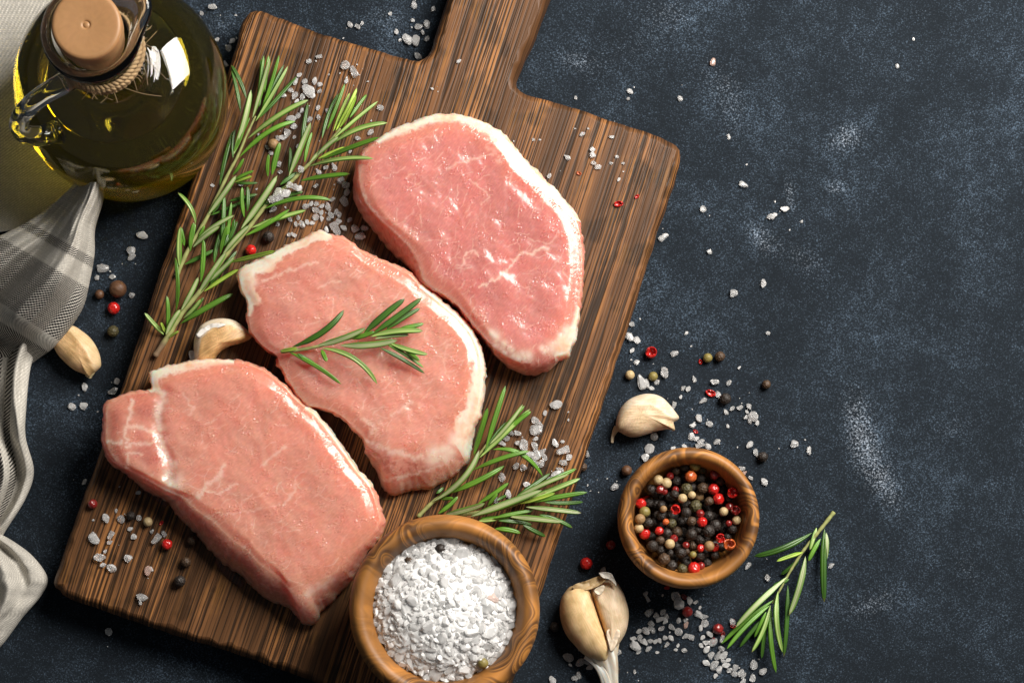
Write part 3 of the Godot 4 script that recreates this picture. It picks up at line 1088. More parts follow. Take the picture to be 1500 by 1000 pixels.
func corn(kind: String, c: Vector3, rad: float, label: String, group := "", shell := false) -> Node3D:
	var called: String = ({"red": "pink_peppercorn", "dark red": "pink_peppercorn", "orange": "pink_peppercorn", "allspice": "allspice_berry", "white": "white_peppercorn", "tan": "white_peppercorn", "green": "green_peppercorn", "dark green": "green_peppercorn"} as Dictionary).get(kind, "black_peppercorn")
	if shell:
		called = "peppercorn_husk"
	var o := put(husk_mesh() if shell else corn_mesh(corn_shape(kind), rng.randi()), called, corn_mat(kind))
	o.transform = Transform3D(Basis.from_euler(Vector3(rng.randf_range(-0.6, 0.6), rng.randf() * TAU, rng.randf_range(-0.6, 0.6))).scaled(Vector3.ONE * rad), c)
	tag(o, label, "peppercorn husk" if shell else "allspice berry" if kind == "allspice" else "peppercorn", group)
	return o

func peppercorn_bowl(base: Vector3) -> void:
	# enlarged positions, topmost first: kind, x, y, radius
	var list := [["white", 310, 262, 31], ["white", 362, 280, 34], ["white", 456, 375, 29], ["white", 513, 355, 24], ["white", 710, 455, 28], ["white", 788, 508, 28], ["white", 380, 653, 31], ["tan", 620, 665, 32], ["tan", 200, 500, 32], ["white", 195, 555, 29],
		["orange", 510, 240, 36], ["green", 538, 175, 34], ["dark green", 588, 192, 30], ["green", 232, 455, 34], ["dark green", 485, 315, 38], ["dark green", 458, 805, 32], ["green", 522, 718, 22], ["tan", 340, 440, 22],
		["red", 213, 403, 33], ["red", 253, 380, 29], ["dark red", 322, 322, 26], ["dark red", 388, 235, 24], ["red", 235, 588, 35], ["red", 315, 573, 26], ["dark red", 408, 620, 26], ["red", 575, 520, 31], ["red", 678, 378, 35], ["red", 650, 318, 34], ["dark red", 655, 228, 32], ["dark red", 748, 425, 27], ["dark red", 740, 527, 20], ["red", 660, 672, 26], ["red", 530, 800, 38], ["dark red", 577, 785, 26], ["dark red", 478, 660, 22], ["red", 570, 678, 24], ["dark red", 565, 468, 26], ["dark red", 352, 330, 22], ["orange", 355, 518, 20],
		["black", 615, 575, 40], ["dark green", 543, 422, 42], ["brown", 585, 310, 37], ["black", 335, 478, 36], ["black", 310, 400, 36], ["black", 663, 540, 40], ["dark green", 392, 525, 34], ["brown", 432, 577, 37], ["black", 477, 462, 34], ["black", 578, 250, 34], ["brown", 695, 265, 33], ["black", 430, 265, 34], ["brown", 345, 745, 39], ["black", 395, 783, 38], ["black", 620, 765, 34], ["black", 570, 722, 34], ["black", 450, 705, 36], ["black", 275, 665, 37], ["black", 510, 595, 37], ["black", 570, 624, 34], ["black", 765, 560, 33], ["brown", 525, 660, 29], ["brown", 512, 515, 32], ["black", 625, 480, 36], ["brown", 618, 393, 29], ["tan", 568, 355, 34], ["black", 272, 318, 34], ["black", 355, 372, 33], ["black", 253, 522, 33], ["black", 452, 517, 31], ["brown", 325, 630, 30], ["black", 332, 690, 32], ["black", 365, 585, 31], ["brown", 425, 203, 29], ["black", 482, 180, 32],
		["black", 665, 718, 30], ["black", 705, 672, 30], ["black", 740, 607, 28], ["black", 715, 560, 28], ["black", 685, 495, 30], ["black", 715, 315, 32], ["black", 410, 350, 28], ["black", 527, 305, 30], ["black", 490, 765, 32], ["black", 432, 668, 28], ["black", 385, 708, 28], ["black", 300, 515, 28], ["black", 420, 475, 28], ["black", 280, 605, 28], ["brown", 490, 695, 24], ["black", 480, 408, 30], ["black", 635, 430, 30], ["black", 745, 370, 26], ["black", 455, 625, 26], ["black", 725, 475, 24], ["black", 555, 565, 26], ["dark red", 420, 320, 22], ["brown", 395, 412, 26]]
	var done := []
	var named_later := []
	for q in list:
		var rad: float = q[3] * 0.24 * S * 0.965
		var u: float = 890.0 + q[1] * 0.24
		var v: float = 640.0 + q[2] * 0.24
		var c := at(u, v, 0.0235)
		var flat := Vector2(c.x - base.x, c.z - base.z)
		c.y = 0.0248 - 0.0016 * pow(flat.length() / 0.02, 2.0) + rng.randf_range(-0.0006, 0.0006)
		for e in done:
			var gap: float = (rad + e[1]) * 0.97
			var d2: float = Vector2(c.x - e[0].x, c.z - e[0].z).length_squared()
			if d2 < gap * gap:
				c.y = minf(c.y, e[0].y - sqrt(gap * gap - d2))
		c.y = maxf(c.y, 0.0125)
		done.append([c, rad])
		var look: String = ({"black": "wrinkled black", "brown": "brown wrinkled", "white": "pale cream", "tan": "tan", "red": "bright red", "dark red": "dark red", "orange": "orange red", "green": "olive green", "dark green": "dull green"} as Dictionary)[q[0]]
		named_later.append([corn(q[0], c, rad, "", ""), "%s peppercorn in the smaller bowl" % look, c.x, c.z, "peppercorn", "%s peppercorns in the bowl" % look])
	place_labels(named_later)
	for q in [["red", 765, 340, 35, "gaping red husk at the upper right"], ["dark red", 783, 447, 30, "dark red husk at the right"], ["orange", 745, 655, 38, "broken orange red husk at the lower right"], ["red", 690, 617, 30, "split red husk above the broken orange one"], ["red", 415, 442, 32, "torn red husk left of the middle"]]:
		var c := at(890.0 + q[1] * 0.24, 640.0 + q[2] * 0.24, 0.026)
		c.y = 0.0262
		corn(q[0], c, q[3] * 0.24 * S * 0.95, "%s of the smaller bowl of peppercorns" % q[4], "", true)
	# the corns underneath, of which only glimpses show
	var mm := MultiMesh.new()
	mm.transform_format = MultiMesh.TRANSFORM_3D
	mm.mesh = corn_mesh("black", 1)
	var spots := []
	for ring in 4:
		for k in 7 * ring + 1:
			var a := TAU * k / (7.0 * ring + 1.0) + ring
			for lay in [0.0165, 0.0125]:
				if ring < 3 or lay > 0.014:
					spots.append(Vector3(cos(a) * ring * 0.0058, lay, sin(a) * ring * 0.0058))
	mm.instance_count = spots.size()
	for k in spots.size():
		mm.set_instance_transform(k, Transform3D(Basis.from_euler(Vector3(k, k * 2.0, k * 3.0)).scaled(Vector3.ONE * 0.0025), spots[k]))
	var mi := MultiMeshInstance3D.new()
	mi.multimesh = mm
	mi.material_override = corn_mat("black")
	mi.name = "buried_peppercorns"
	add_child(mi, true)
	mi.position = base
	tag(mi, "dark peppercorns buried beneath the top layer in the smaller bowl", "peppercorn", "", "stuff")

func glass(called: String, r: float, g: float, b: float, rough := 0.0) -> StandardMaterial3D:
	var m := mat(called, lin(r, g, b), rough)
	m.refraction_enabled = true
	m.refraction_scale = 0.05
	m.albedo_color.a = 0.0
	return m

func bottle() -> void:
	var c := at(175, 126, 0.040)
	var foot := Vector3(c.x, 0.0031, c.z)
	var clear := glass("clear glass", 0.985, 0.985, 0.975)
	var root := thing("oil_bottle", foot, "round glass oil bottle with a loop handle, pouring lip and tan stopper", "bottle")
	var out := [Vector2(0, 0.6), Vector2(20, 0.4), Vector2(35, 0), Vector2(40.5, 2.5), Vector2(43.4, 11), Vector2(44.3, 20), Vector2(44.6, 28)]
	var ins := [Vector2(15.4, 116.4), Vector2(13.4, 111), Vector2(12.3, 104), Vector2(12.0, 92), Vector2(12.2, 82)]
	for k in 21:   # the shoulder: a squat dome that runs into the neck
		var x := lerpf(1.0, 0.46, pow(k / 20.0, 1.6))
		out.append(Vector2(44.6 * x, 35.0 + 33.0 * pow(maxf(1.0 - pow(x, 3.2), 0.0), 0.5)))
	for k in 7:
		var a := (k + 1) / 7.0 * 1.25
		out.append(Vector2(14.7 + 5.6 * pow(1.0 - sin(a), 1.6), 67.3 + 9.0 * (1.0 - cos(a))))
	out += [Vector2(14.4, 84), Vector2(14.3, 94), Vector2(14.4, 104), Vector2(15.6, 109), Vector2(18.4, 112.5), Vector2(19.2, 115), Vector2(18.2, 117)]
	for k in 7:
		var a := (7 - k) / 7.0 * 1.25
		ins.append(Vector2(12.5 + 6.4 * pow(1.0 - sin(a), 1.6), 65.2 + 9.0 * (1.0 - cos(a))))
	var bowl_ := []
	for k in 21:
		var x := lerpf(0.46, 1.0, 1.0 - pow(1.0 - k / 20.0, 1.6))
		bowl_.append(Vector2(42.6 * x, 35.0 + 30.8 * pow(maxf(1.0 - pow(x, 3.2), 0.0), 0.5)))
	ins += bowl_
	ins += [Vector2(42.6, 28), Vector2(42.4, 20), Vector2(41.4, 13), Vector2(38, 6), Vector2(32, 3.6), Vector2(16, 3.4), Vector2(0, 3.4)]
	var st := lathe(profile(out + ins, 3), 160)
	var lip := Vector2(0.86, -0.51)
	for k in st.v.size():
		var q := st.v[k]
		if q.y > 0.103:
			var near := exp(-pow(Vector2(q.x, q.z).angle_to(lip) / 0.42, 2.0)) * ss(0.103, 0.114, q.y)
			var f := 1.0 + 0.36 * near
			st.v[k] = Vector3(q.x * f, q.y + 0.0015 * near, q.z * f)
	st.uv = PackedVector2Array()
	put(st.mesh(1), "glass_body", clear, root)
	var h := []
	for q in [[112, 108, 0.101], [92, 122, 0.102], [64, 138, 0.100], [38, 160, 0.092], [27, 180, 0.079], [33, 195, 0.070], [58, 199, 0.062], [90, 190, 0.058]]:
		h.append(at(q[0], q[1], q[2]) - foot)
	var hp := curve3(h, 8)
	var hr := PackedFloat32Array()
	for k in hp.size():
		var x := float(k) / (hp.size() - 1)
		hr.append(0.0039 + 0.0012 * pow(absf(x * 2.0 - 1.0), 4.0))
	var hs := Shape.new()
	hs.tube(hp, hr, 20)
	hs.uv = PackedVector2Array()
	put(hs.mesh(1), "handle", clear, root)
	# the stopper
	var sp := lathe(profile([Vector2(0, 104), Vector2(9, 104), Vector2(11.6, 105), Vector2(11.9, 113), Vector2(12.4, 116.5), Vector2(13.1, 118), Vector2(13.35, 124), Vector2(13.2, 125.9), Vector2(12.4, 126.8), Vector2(10.5, 127.0), Vector2(4.0, 126.7), Vector2(2.0, 126.6), Vector2(1.3, 126.2), Vector2(0.7, 126.5), Vector2(0, 126.6)], 5), 72)
	var sn := noise(61, 420.0, 3)
	for q in sp.v:
		var g := 1.0 + 0.10 * sn.get_noise_2d(q.x, q.z) + 0.05 * sn.get_noise_1d(Vector2(q.x, q.z).length() * 3.0)
		sp.c.append(Color(0.40 * g, 0.212 * g, 0.092 * g))
	var sm := mat("tan stopper", Color.WHITE, 0.48, true)
	sm.subsurf_scatter_enabled = true
	sm.subsurf_scatter_strength = 0.05
	put(sp.mesh(1), "stopper", sm, root)
	# the oil, from the inner wall
	var fill := [Vector2(0, 3.25), Vector2(16, 3.25), Vector2(32, 3.45), Vector2(38.15, 5.9), Vector2(41.55, 13), Vector2(42.55, 20), Vector2(42.75, 28)]
	for k in 18:
		var q: Vector2 = bowl_[20 - k]
		if q.y < 60.0:
			fill.append(q + Vector2(0.15, 0.1))
	fill += [Vector2(29.6, 61.0), Vector2(28.6, 60.8), Vector2(20, 60.6), Vector2(0, 60.6)]
	var os := lathe(profile(fill, 5), 110)
	os.uv = PackedVector2Array()
	var om := glass("olive oil", 1.0, 0.79, 0.06)
	om.albedo_color.a = 0.015
	var oil := put(os.mesh(1), "olive_oil", om)
	oil.position = foot
	tag(oil, "golden olive oil filling the round glass bottle to its shoulder", "oil")
	# twine round the neck
	var tw := thing("jute_twine", foot + Vector3(0, 0.090, 0), "frayed jute twine wound around the neck of the oil bottle", "twine")
	var tm := mat("jute", lin(0.40, 0.27, 0.14), 0.85, true)
	var r := RandomNumberGenerator.new()
	r.seed = 4
	for coil in 4:
		var s2 := Shape.new()
		for strand in 2:
			var pts := PackedVector3Array()
			var rad := PackedFloat32Array()
			var col := PackedColorArray()
			for k in 121:
				var a := TAU * k / 120.0
				var tws := a * 26.0 + strand * PI
				var rr := 0.0158 + 0.0004 * sin(a * 2.0 + coil) + (0.0009 if coil == 2 else 0.0) + 0.00055 * cos(tws)
				pts.append(Vector3(cos(a) * rr, coil * 0.0017 + 0.0006 * sin(a * 3.0 + coil * 2.0) + 0.00055 * sin(tws), sin(a) * rr))
				rad.append(0.00075)
				var g := r.randf_range(0.75, 1.2)
				col.append(Color(g, g, g))
			s2.tube(pts, rad, 6, col)
		put(s2.mesh(1), "coil", tm, tw)
	var fz := Shape.new()
	for k in 46:
		var a := r.randf() * TAU if k > 18 else r.randf_range(-0.9, 1.9)
		var q := Vector3(cos(a), 0, sin(a))
		var side := Vector3(-sin(a), 0, cos(a)) * r.randf_range(-1.0, 1.0)
		var len_ := r.randf_range(0.003, 0.010) * (1.7 if k < 8 else 1.0)
		var p0 := q * 0.0162 + Vector3(0, r.randf_range(0.0, 0.006), 0)
		var p1 := p0 + (q * 0.7 + side * 0.8 + Vector3(0, r.randf_range(-0.5, 0.3), 0)) * len_ * 0.55
		var p2 := p1 + (q * 0.5 + side * r.randf_range(-0.5, 1.4) + Vector3(0, r.randf_range(-0.8, 0.3), 0)) * len_ * 0.55
		var pl := curve3([p0, p1, p2], 5)
		var rad := PackedFloat32Array()
		var col := PackedColorArray()
		for e in pl:
			rad.append(0.00009)
			col.append(Color(1.5, 1.5, 1.45))
		fz.tube(pl, rad, 4, col)
	tag(put(fz.mesh(1), "loose_fibres", tm, tw), "", "", "", "stuff")

# cloth: a lofted sheet. rows: left x, y, right x, y in pixels of the photograph; rise: height over the table; roll: share of the width that curls under at the right
func sheet(rows: Array, rise: Callable, roll: float, st: Shape, across: float, along: float) -> void:
	var nu := 96
	var nv := 110
	var p := PackedVector3Array()
	var w := PackedVector2Array()
	var l := []
	var r := []
	for q in rows:
		l.append(Vector3(q[0], q[1], 0))
		r.append(Vector3(q[2], q[3], 0))
	for j in nv + 1:
		var v := float(j) / nv
		var f := v * (rows.size() - 1)
		var k := mini(int(f), rows.size() - 2)
		var x := f - k
		var a: Vector3 = l[k].cubic_interpolate(l[k + 1], l[maxi(k - 1, 0)], l[mini(k + 2, rows.size() - 1)], x)
		var b: Vector3 = r[k].cubic_interpolate(r[k + 1], r[maxi(k - 1, 0)], r[mini(k + 2, rows.size() - 1)], x)
		var wide := 0.0
		var top: float = rise.call(1.0 - roll, v)
		for i in nu + 1:
			var u := float(i) / nu
			var fx := u / 0.8 * (1.0 - roll)
			var hgt: float
			if u > 0.8:
				var ang := (u - 0.8) / 0.2 * PI
				fx = (1.0 - roll) + roll * sin(ang)
				hgt = 0.0008 + (top - 0.0008) * (0.5 + 0.5 * cos(ang))
			else:
				hgt = rise.call(fx, v)
			var px := a.lerp(b, fx)
			p.append(at(px.x, px.y, hgt))
			if i:
				wide += p[-1].distance_to(p[-2])
			w.append(Vector2(u if across == 0.0 else wide / across, v if along == 0.0 else v * along))
	st.grid(p, nu, nv, w)

# twill: pale linen with dark stripes where bands says so
func linen(w: int, h: int, bands: Callable, sd: int) -> StandardMaterial3D:
	var buf := PackedByteArray()
	buf.resize(w * h * 3)
	var rel := PackedByteArray()
	rel.resize(w * h)
	var slub := noise(sd + 1, 0.10, 2)
	for y in h:
		var tj := y / 5
		var sj := slub.get_noise_2d(tj * 5.0, 0.0)
		for x in w:
			var ti := x / 5
			var up := (ti + tj) % 4 < 2
			var dark: float = bands.call(float(x) / w, float(y) / h)
			var g := 1.0 + 0.30 * (slub.get_noise_2d(ti * 5.0, tj * 0.6 + 900.0) if up else sj)
			if not up:
				g *= 0.74
			var edge := 1.0 if (x % 5 != 0 and y % 5 != 0) else 0.72
			g *= edge
			var k := y * w + x
			var dk := dark if not up else dark * 0.06
			dot3(buf, k * 3, lerpf(0.76, 0.018, dk) * g, lerpf(0.725, 0.017, dk) * g, lerpf(0.655, 0.018, dk) * g)
			rel[k] = int(clampf((180.0 if up else 90.0) + 50.0 * sj, 0.0, 255.0)) if edge == 1.0 else 40
	var m := mat("linen twill", Color.WHITE, 0.9)
	m.albedo_texture = tex(buf, w, h)
	m.heightmap_enabled = true
	m.heightmap_texture = tex(rel, w, h, true)
	m.heightmap_scale = 0.03
	m.metallic_specular = 0.2
	return m

func band(v: float, a: float, b: float, soft := 0.004) -> float:
	return ss(a - soft, a + soft, v) * ss(b + soft, b - soft, v)

func towel() -> void:
	var root := thing("linen_towel", at(0, 420, 0.0), "crumpled pale linen towel with black striped bands along the left edge", "towel")
	var o := root.position
	var n := noise(51, 9.0, 2)
	var fine := noise(57, 2.2, 2)
	# lying flat beneath the bottle
	var s1 := Shape.new()
	sheet([[-90, -70, 98, -70], [-90, 100, 80, 100], [-90, 200, 84, 205], [-90, 280, 118, 278], [-90, 350, 80, 330]], func(u: float, v: float) -> float: return 0.0026 + 0.0030 * maxf(n.get_noise_2d(u * 0.3, v * 0.1), 0.0) * ss(0.55, 0.2, u), 0.012, s1, 0.0108, 12.0)
	# the peaked fold: a horn that rises from its tip towards the lower left
	var s2 := Shape.new()
	sheet([[112, 264, 153, 268], [98, 279, 150, 297], [76, 299, 139, 335], [46, 321, 138, 372], [8, 341, 131, 412], [-40, 362, 119, 455], [-80, 395, 84, 503], [-90, 450, 52, 528], [-90, 500, 30, 545]], func(u: float, v: float) -> float:
		var hv := 0.050 - 0.004 * ss(0.0, 0.5, v) - 0.030 * ss(0.5, 1.0, v)
		var arch := lerpf(0.62, 0.30, ss(0.0, 0.4, v)) + lerpf(0.38, 0.70, ss(0.0, 0.4, v)) * exp(-pow((u - 0.62) / 0.30, 2.0))
		var second := 0.011 * exp(-pow((u - 0.10 - 0.1 * v) / 0.13, 2.0)) * ss(0.25, 0.5, v)
		var dip := -0.012 * exp(-pow((u - 0.36 - 0.06 * v) / 0.085, 2.0)) * ss(0.30, 0.55, v)
		var small := 0.0030 * sin(u * 17.0 + v * 4.0) * ss(0.2, 0.6, v) + 0.0022 * fine.get_noise_2d(u * 3.0, v * 1.2)
		return maxf(0.0012, (hv * arch + second + dip + small) * (1.0 - 0.93 * ss(0.74, 0.98, v))), 0.12, s2, 0.0108, 0.0)
	# hanging on down the edge
	var s3 := Shape.new()
	sheet([[-90, 400, 62, 410], [-90, 470, 58, 490], [-90, 530, 44, 540], [-90, 590, 38, 596], [-90, 640, 37, 640], [-90, 690, 49, 690], [-90, 735, 36, 732], [-90, 780, 6, 780], [-90, 830, -14, 820]], func(u: float, v: float) -> float:
		var bend := 0.10 * sin(v * 7.0)
		return maxf(0.002, 0.0085 + 0.0075 * sin((u + bend) * 21.0 + v * 3.0) * ss(0.0, 0.2, v) + 0.004 * sin(v * 9.0 + u * 4.0) + 0.002 * fine.get_noise_2d(u * 2.0, v * 2.0)), 0.09, s3, 0.0, 12.0)
	# last loop
	var s4 := Shape.new()
	sheet([[-90, 765, -12, 776], [-90, 785, 18, 792], [-90, 805, 48, 815], [-90, 835, 69, 846], [-90, 870, 60, 872], [-90, 905, 32, 905], [-90, 940, 2, 945], [-90, 980, -30, 975]], func(u: float, v: float) -> float: return maxf(0.002, 0.004 + 0.015 * sin(PI * clampf(v * 0.9 + 0.05, 0.0, 1.0)) + 0.0045 * sin(u * 17.0 - v * 6.0) * ss(1.0, 0.7, u) + 0.002 * fine.get_noise_2d(u * 2.0, v * 2.0 + 9.0)), 0.16, s4, 0.0108, 8.0)
	var plain := linen(120, 120, func(_u: float, _v: float) -> float: return 0.0, 52)
	var striped := linen(120, 900, func(u: float, v: float) -> float: return clampf(band(v, 0.395, 0.440) + band(v, 0.530, 0.740) + band(v, 0.80, 1.2), 0.0, 1.0), 53)
	var hang := linen(520, 120, func(u: float, _v: float) -> float: return clampf(band(u, 0.30, 0.36) + band(u, 0.44, 0.60) + band(u, 0.655, 0.72), 0.0, 1.0), 54)
	var list := [[s1, plain, "flat_part"], [s2, striped, "peaked_fold"], [s3, hang, "hanging_fold"], [s4, plain, "end_fold"]]
	for q in list:
		for k in q[0].v.size():
			q[0].v[k] -= o
		put(q[0].mesh(2), q[2], q[1], root)

# a garlic clove lying down. ridge: the line where back and flat face meet; face side is the one ridge turns its left hand to when flip is 1
func clove(called: String, root: Node3D, origin: Vector3, outline: Array, cen: Vector2, base: float, thick: float, axis: Vector2, ridge: Array, flip: float, sd: int, back: Color, face: Color) -> MeshInstance3D:
	var n := 110
	var loop := loop4(outline, n)
	var c := at(cen.x, cen.y, base + thick)
	var rows := 34
	var p := PackedVector3Array()
	var col := PackedColorArray()
	var rg := []
	for q in ridge:
		var w := at(q.x, q.y, base + thick * 0.8)
		rg.append(Vector2(w.x, w.z))
	var fib := noise(sd, 1.0, 3)
	var blot := noise(sd + 1, 140.0, 2)
	var ax := axis.normalized()
	for j in rows + 1:
		for i in n + 1:
			var q := loop[i % n]
			var e := at(q.x, q.y, base + thick * 0.42)
			var g: Vector3
			if j < 8:
				var a := float(j) / 8.0 * PI / 2.0
				g = Vector3(lerpf(c.x, e.x, sin(a)), base + thick * 0.42 * (1.0 - cos(a)), lerpf(c.z, e.z, sin(a)))
			else:
				var a := float(j - 8) / (rows - 8) * PI / 2.0
				var r := cos(a)
				g = Vector3(lerpf(c.x, e.x, r), base + thick * (0.42 + 0.58 * pow(sin(a), 0.85)), lerpf(c.z, e.z, r))
			var flat := Vector2(g.x, g.z)
			var side := 1.0
			if rg.size() > 1:
				var d := seam_distance(rg, flat)
				var near := 0
				var bd := 1.0
				for k in rg.size() - 1:
					var dd := Geometry2D.get_closest_point_to_segment(flat, rg[k], rg[k + 1]).distance_to(flat)
					if dd < bd:
						bd = dd
						near = k
				var sg: float = (rg[near + 1] - rg[near]).cross(flat - rg[near]) * flip
				side = ss(-0.0005, 0.0005, sg / rg[near].distance_to(rg[near + 1]))
				if j >= 8:
					g.y += thick * 0.045 * exp(-pow(d / 0.0016, 2.0)) * ss(8.0, 16.0, float(j))
			var al := flat.dot(ax)
			var ac := flat.cross(ax)
			var stq := fib.get_noise_2d(ac * 1500.0, al * 110.0)
			var bl := blot.get_noise_2d(flat.x, flat.y)
			var m := back.lerp(face, side)
			var vein_ := ss(0.10, 0.02, absf(stq)) * 0.16 * (0.4 + 0.6 * side)
			var k2 := 1.0 + 0.42 * stq * (0.45 + 0.55 * side) + 0.22 * bl - vein_
			col.append(Color(m.r * k2, m.g * k2 * (1.0 + 0.06 * stq), m.b * k2 * (1.0 + 0.14 * stq + 0.1 * bl)))
			p.append(g - origin)
	var st := Shape.new()
	st.grid(p, n, rows, PackedVector2Array(), col, true)
	if not mats.has("garlic"):
		var m := mat("garlic skin", Color.WHITE, 0.46, true)
		m.subsurf_scatter_enabled = true
		m.subsurf_scatter_strength = 0.10
		mats["garlic"] = m
	return put(st.mesh(1), called, mats["garlic"], root)

# a thin dry scrap: outline in pixels, curled up at its rim
func scrap(called: String, root: Node3D, origin: Vector3, pts: Array, h: float, curl: float, colr: Color, sd: int) -> void:
	var loop := loop4(pts, 40)
	var cen := Vector2.ZERO
	for q in loop:
		cen += Vector2(q.x, q.y) / 40.0
	var n := noise(sd, 260.0, 2)
	var st := Shape.new()
	var p := PackedVector3Array()
	var col := PackedColorArray()
	var rows := 12
	for j in rows + 1:
		for i in 41:
			var q := loop[i % 40]
			var r := 1.0 - absf(j - 6.0) / 6.0 if false else (float(j) / 6.0 if j <= 6 else float(12 - j) / 6.0)
			var px := cen.lerp(Vector2(q.x, q.y), r)
			var w := at(px.x, px.y, h)
			var bump := n.get_noise_2d(w.x, w.z)
			w.y += 0.6 * curl * r * r * (0.6 + 0.8 * bump) + 0.0004 * bump + (0.0004 if j <= 6 else 0.0)
			p.append(w - origin)
			var g := 1.0 + 0.35 * bump
			col.append(Color(colr.r * g, colr.g * g, colr.b * g))
	st.grid(p, 40, rows, PackedVector2Array(), col, true)
	put(st.mesh(1), called, mats["garlic"], root)

func garlic() -> void:
	var cream := Color(0.74, 0.56, 0.37)
	var tan_ := Color(0.66, 0.42, 0.20)
	var pale := Color(0.76, 0.62, 0.46)
	# on the slate above the pepper bowl
	var o := at(945, 610, 0)
	var g := thing("garlic_clove", o, "plump cream garlic clove on the slate above the pepper bowl", "garlic clove", "single garlic cloves")
	clove("clove_body", g, o, zpts([[178, 705], [180, 640], [208, 570], [258, 520], [330, 491], [400, 488], [460, 510], [510, 560], [545, 605], [562, 632], [548, 650], [528, 662], [534, 690], [535, 712], [505, 702], [480, 705], [420, 715], [360, 735], [300, 750], [250, 746], [205, 722]], 860, 460, 0.24), Vector2(942, 607), 0.0003, 0.0135, Vector2(1, -0.05), [Vector2(904, 622), Vector2(916, 602), Vector2(932, 593), Vector2(952, 592), Vector2(970, 601), Vector2(984, 614)], 1.0, 21, pale, Color(0.74, 0.54, 0.34))
	tail(g, o, [[905, 625, 0.004], [901, 632, 0.003], [898, 640, 0.002], [897, 649, 0.0015]], 0.0011, 0.0005, cream)
	# on the slate below the towel
	o = at(112, 515, 0)
	g = thing("garlic_clove", o, "tan garlic clove on the slate, half under the towel's edge", "garlic clove", "single garlic cloves")
	clove("clove_body", g, o, zpts([[190, 695], [215, 655], [262, 642], [302, 664], [336, 695], [361, 740], [369, 785], [358, 803], [335, 822], [324, 832], [312, 822], [270, 804], [235, 775], [205, 740]], 0, 220, 0.4), Vector2(112, 516), 0.0003, 0.012, Vector2(0.72, 0.7), [Vector2(98, 482), Vector2(114, 498), Vector2(128, 517), Vector2(136, 540)], 1.0, 31, Color(0.74, 0.53, 0.30), tan_)
	tail(g, o, [[131, 536, 0.006], [132, 545, 0.005], [129, 553, 0.004]], 0.0026, 0.0012, Color(0.62, 0.46, 0.24))
	# on the board between chops and rosemary
	o = at(325, 498, BOARD)
	g = thing("garlic_clove", o, "garlic clove on the board between two chops, white skin peeling off", "garlic clove", "single garlic cloves")
	clove("clove_body", g, o, zpts([[408, 800], [408, 740], [422, 690], [452, 640], [510, 606], [580, 593], [650, 601], [700, 626], [745, 665], [776, 706], [752, 730], [700, 750], [640, 766], [590, 792], [552, 830], [532, 862], [480, 900], [425, 900]], 190, 330, 0.23), Vector2(318, 502), BOARD + 0.0005, 0.0135, Vector2(0.85, -0.5), [Vector2(290, 520), Vector2(294, 497), Vector2(312, 481), Vector2(336, 476), Vector2(362, 488)], 1.0, 41, pale, Color(0.62, 0.365, 0.155))
	scrap("papery_skin", g, o, zpts([[418, 702], [445, 665], [500, 635], [560, 622], [615, 632], [560, 655], [500, 670], [455, 705], [435, 722]], 190, 330, 0.23), BOARD + 0.0128, 0.0008, Color(0.80, 0.74, 0.68), 61)
	scrap("papery_skin", g, o, zpts([[375, 805], [405, 800], [415, 840], [410, 862], [385, 855]], 190, 330, 0.23), BOARD + 0.004, 0.001, Color(0.62, 0.60, 0.60), 62)
	# the pair with its stalk
	o = at(868, 900, 0)
	g = thing("garlic_bulb", o, "two garlic cloves still joined with root plate and dry stalk, below the pepper bowl", "garlic")
	clove("clove", g, o, zpts([[125, 268], [180, 262], [215, 292], [240, 365], [270, 455], [300, 540], [313, 590], [300, 640], [262, 640], [190, 610], [140, 560], [100, 510], [76, 450], [68, 390], [76, 330], [100, 290]], 800, 780, 0.2933), Vector2(852, 900), 0.0004, 0.0185, Vector2(0.45, 0.9), [Vector2(862, 866), Vector2(872, 890), Vector2(884, 926), Vector2(890, 952)], -1.0, 51, Color(0.73, 0.51, 0.26), Color(0.68, 0.43, 0.19))
	clove("clove", g, o, zpts([[222, 290], [262, 262], [310, 235], [345, 240], [381, 292], [405, 360], [412, 420], [400, 490], [374, 540], [345, 580], [325, 615], [308, 580], [298, 535], [270, 455], [240, 365]], 800, 780, 0.2933), Vector2(896, 900), 0.0004, 0.0165, Vector2(0.25, 0.95), [Vector2(872, 874), Vector2(884, 910), Vector2(892, 945)], 1.0, 55, cream, Color(0.69, 0.44, 0.20))
	scrap("root_plate", g, o, zpts([[128, 270], [150, 255], [200, 240], [255, 218], [300, 208], [305, 230], [270, 262], [220, 285], [160, 295], [132, 290]], 800, 780, 0.2933), 0.0135, 0.0022, Color(0.50, 0.34, 0.17), 63)
	scrap("papery_skin", g, o, zpts([[262, 200], [300, 198], [325, 205], [345, 240], [350, 270], [335, 250], [310, 232], [280, 225]], 800, 780, 0.2933), 0.0150, 0.003, Color(0.74, 0.68, 0.60), 64)
	scrap("papery_skin", g, o, zpts([[240, 285], [285, 262], [290, 280], [270, 312], [248, 305]], 800, 780, 0.2933), 0.0172, 0.0010, Color(0.78, 0.66, 0.50), 65)
	scrap("papery_skin", g, o, zpts([[300, 490], [350, 480], [372, 500], [350, 560], [325, 600], [312, 560]], 800, 780, 0.2933), 0.0150, 0.0008, Color(0.78, 0.62, 0.46), 66)
	tail(g, o, [[878, 938, 0.010], [886, 958, 0.0085], [893, 978, 0.007], [897, 1000, 0.006], [900, 1030, 0.005]], 0.0052, 0.0024, Color(0.72, 0.66, 0.57))
	tail(g, o, [[858, 958, 0.007], [874, 970, 0.008], [884, 985, 0.0075], [891, 1006, 0.006], [895, 1030, 0.005]], 0.0016, 0.0020, Color(0.76, 0.72, 0.66))
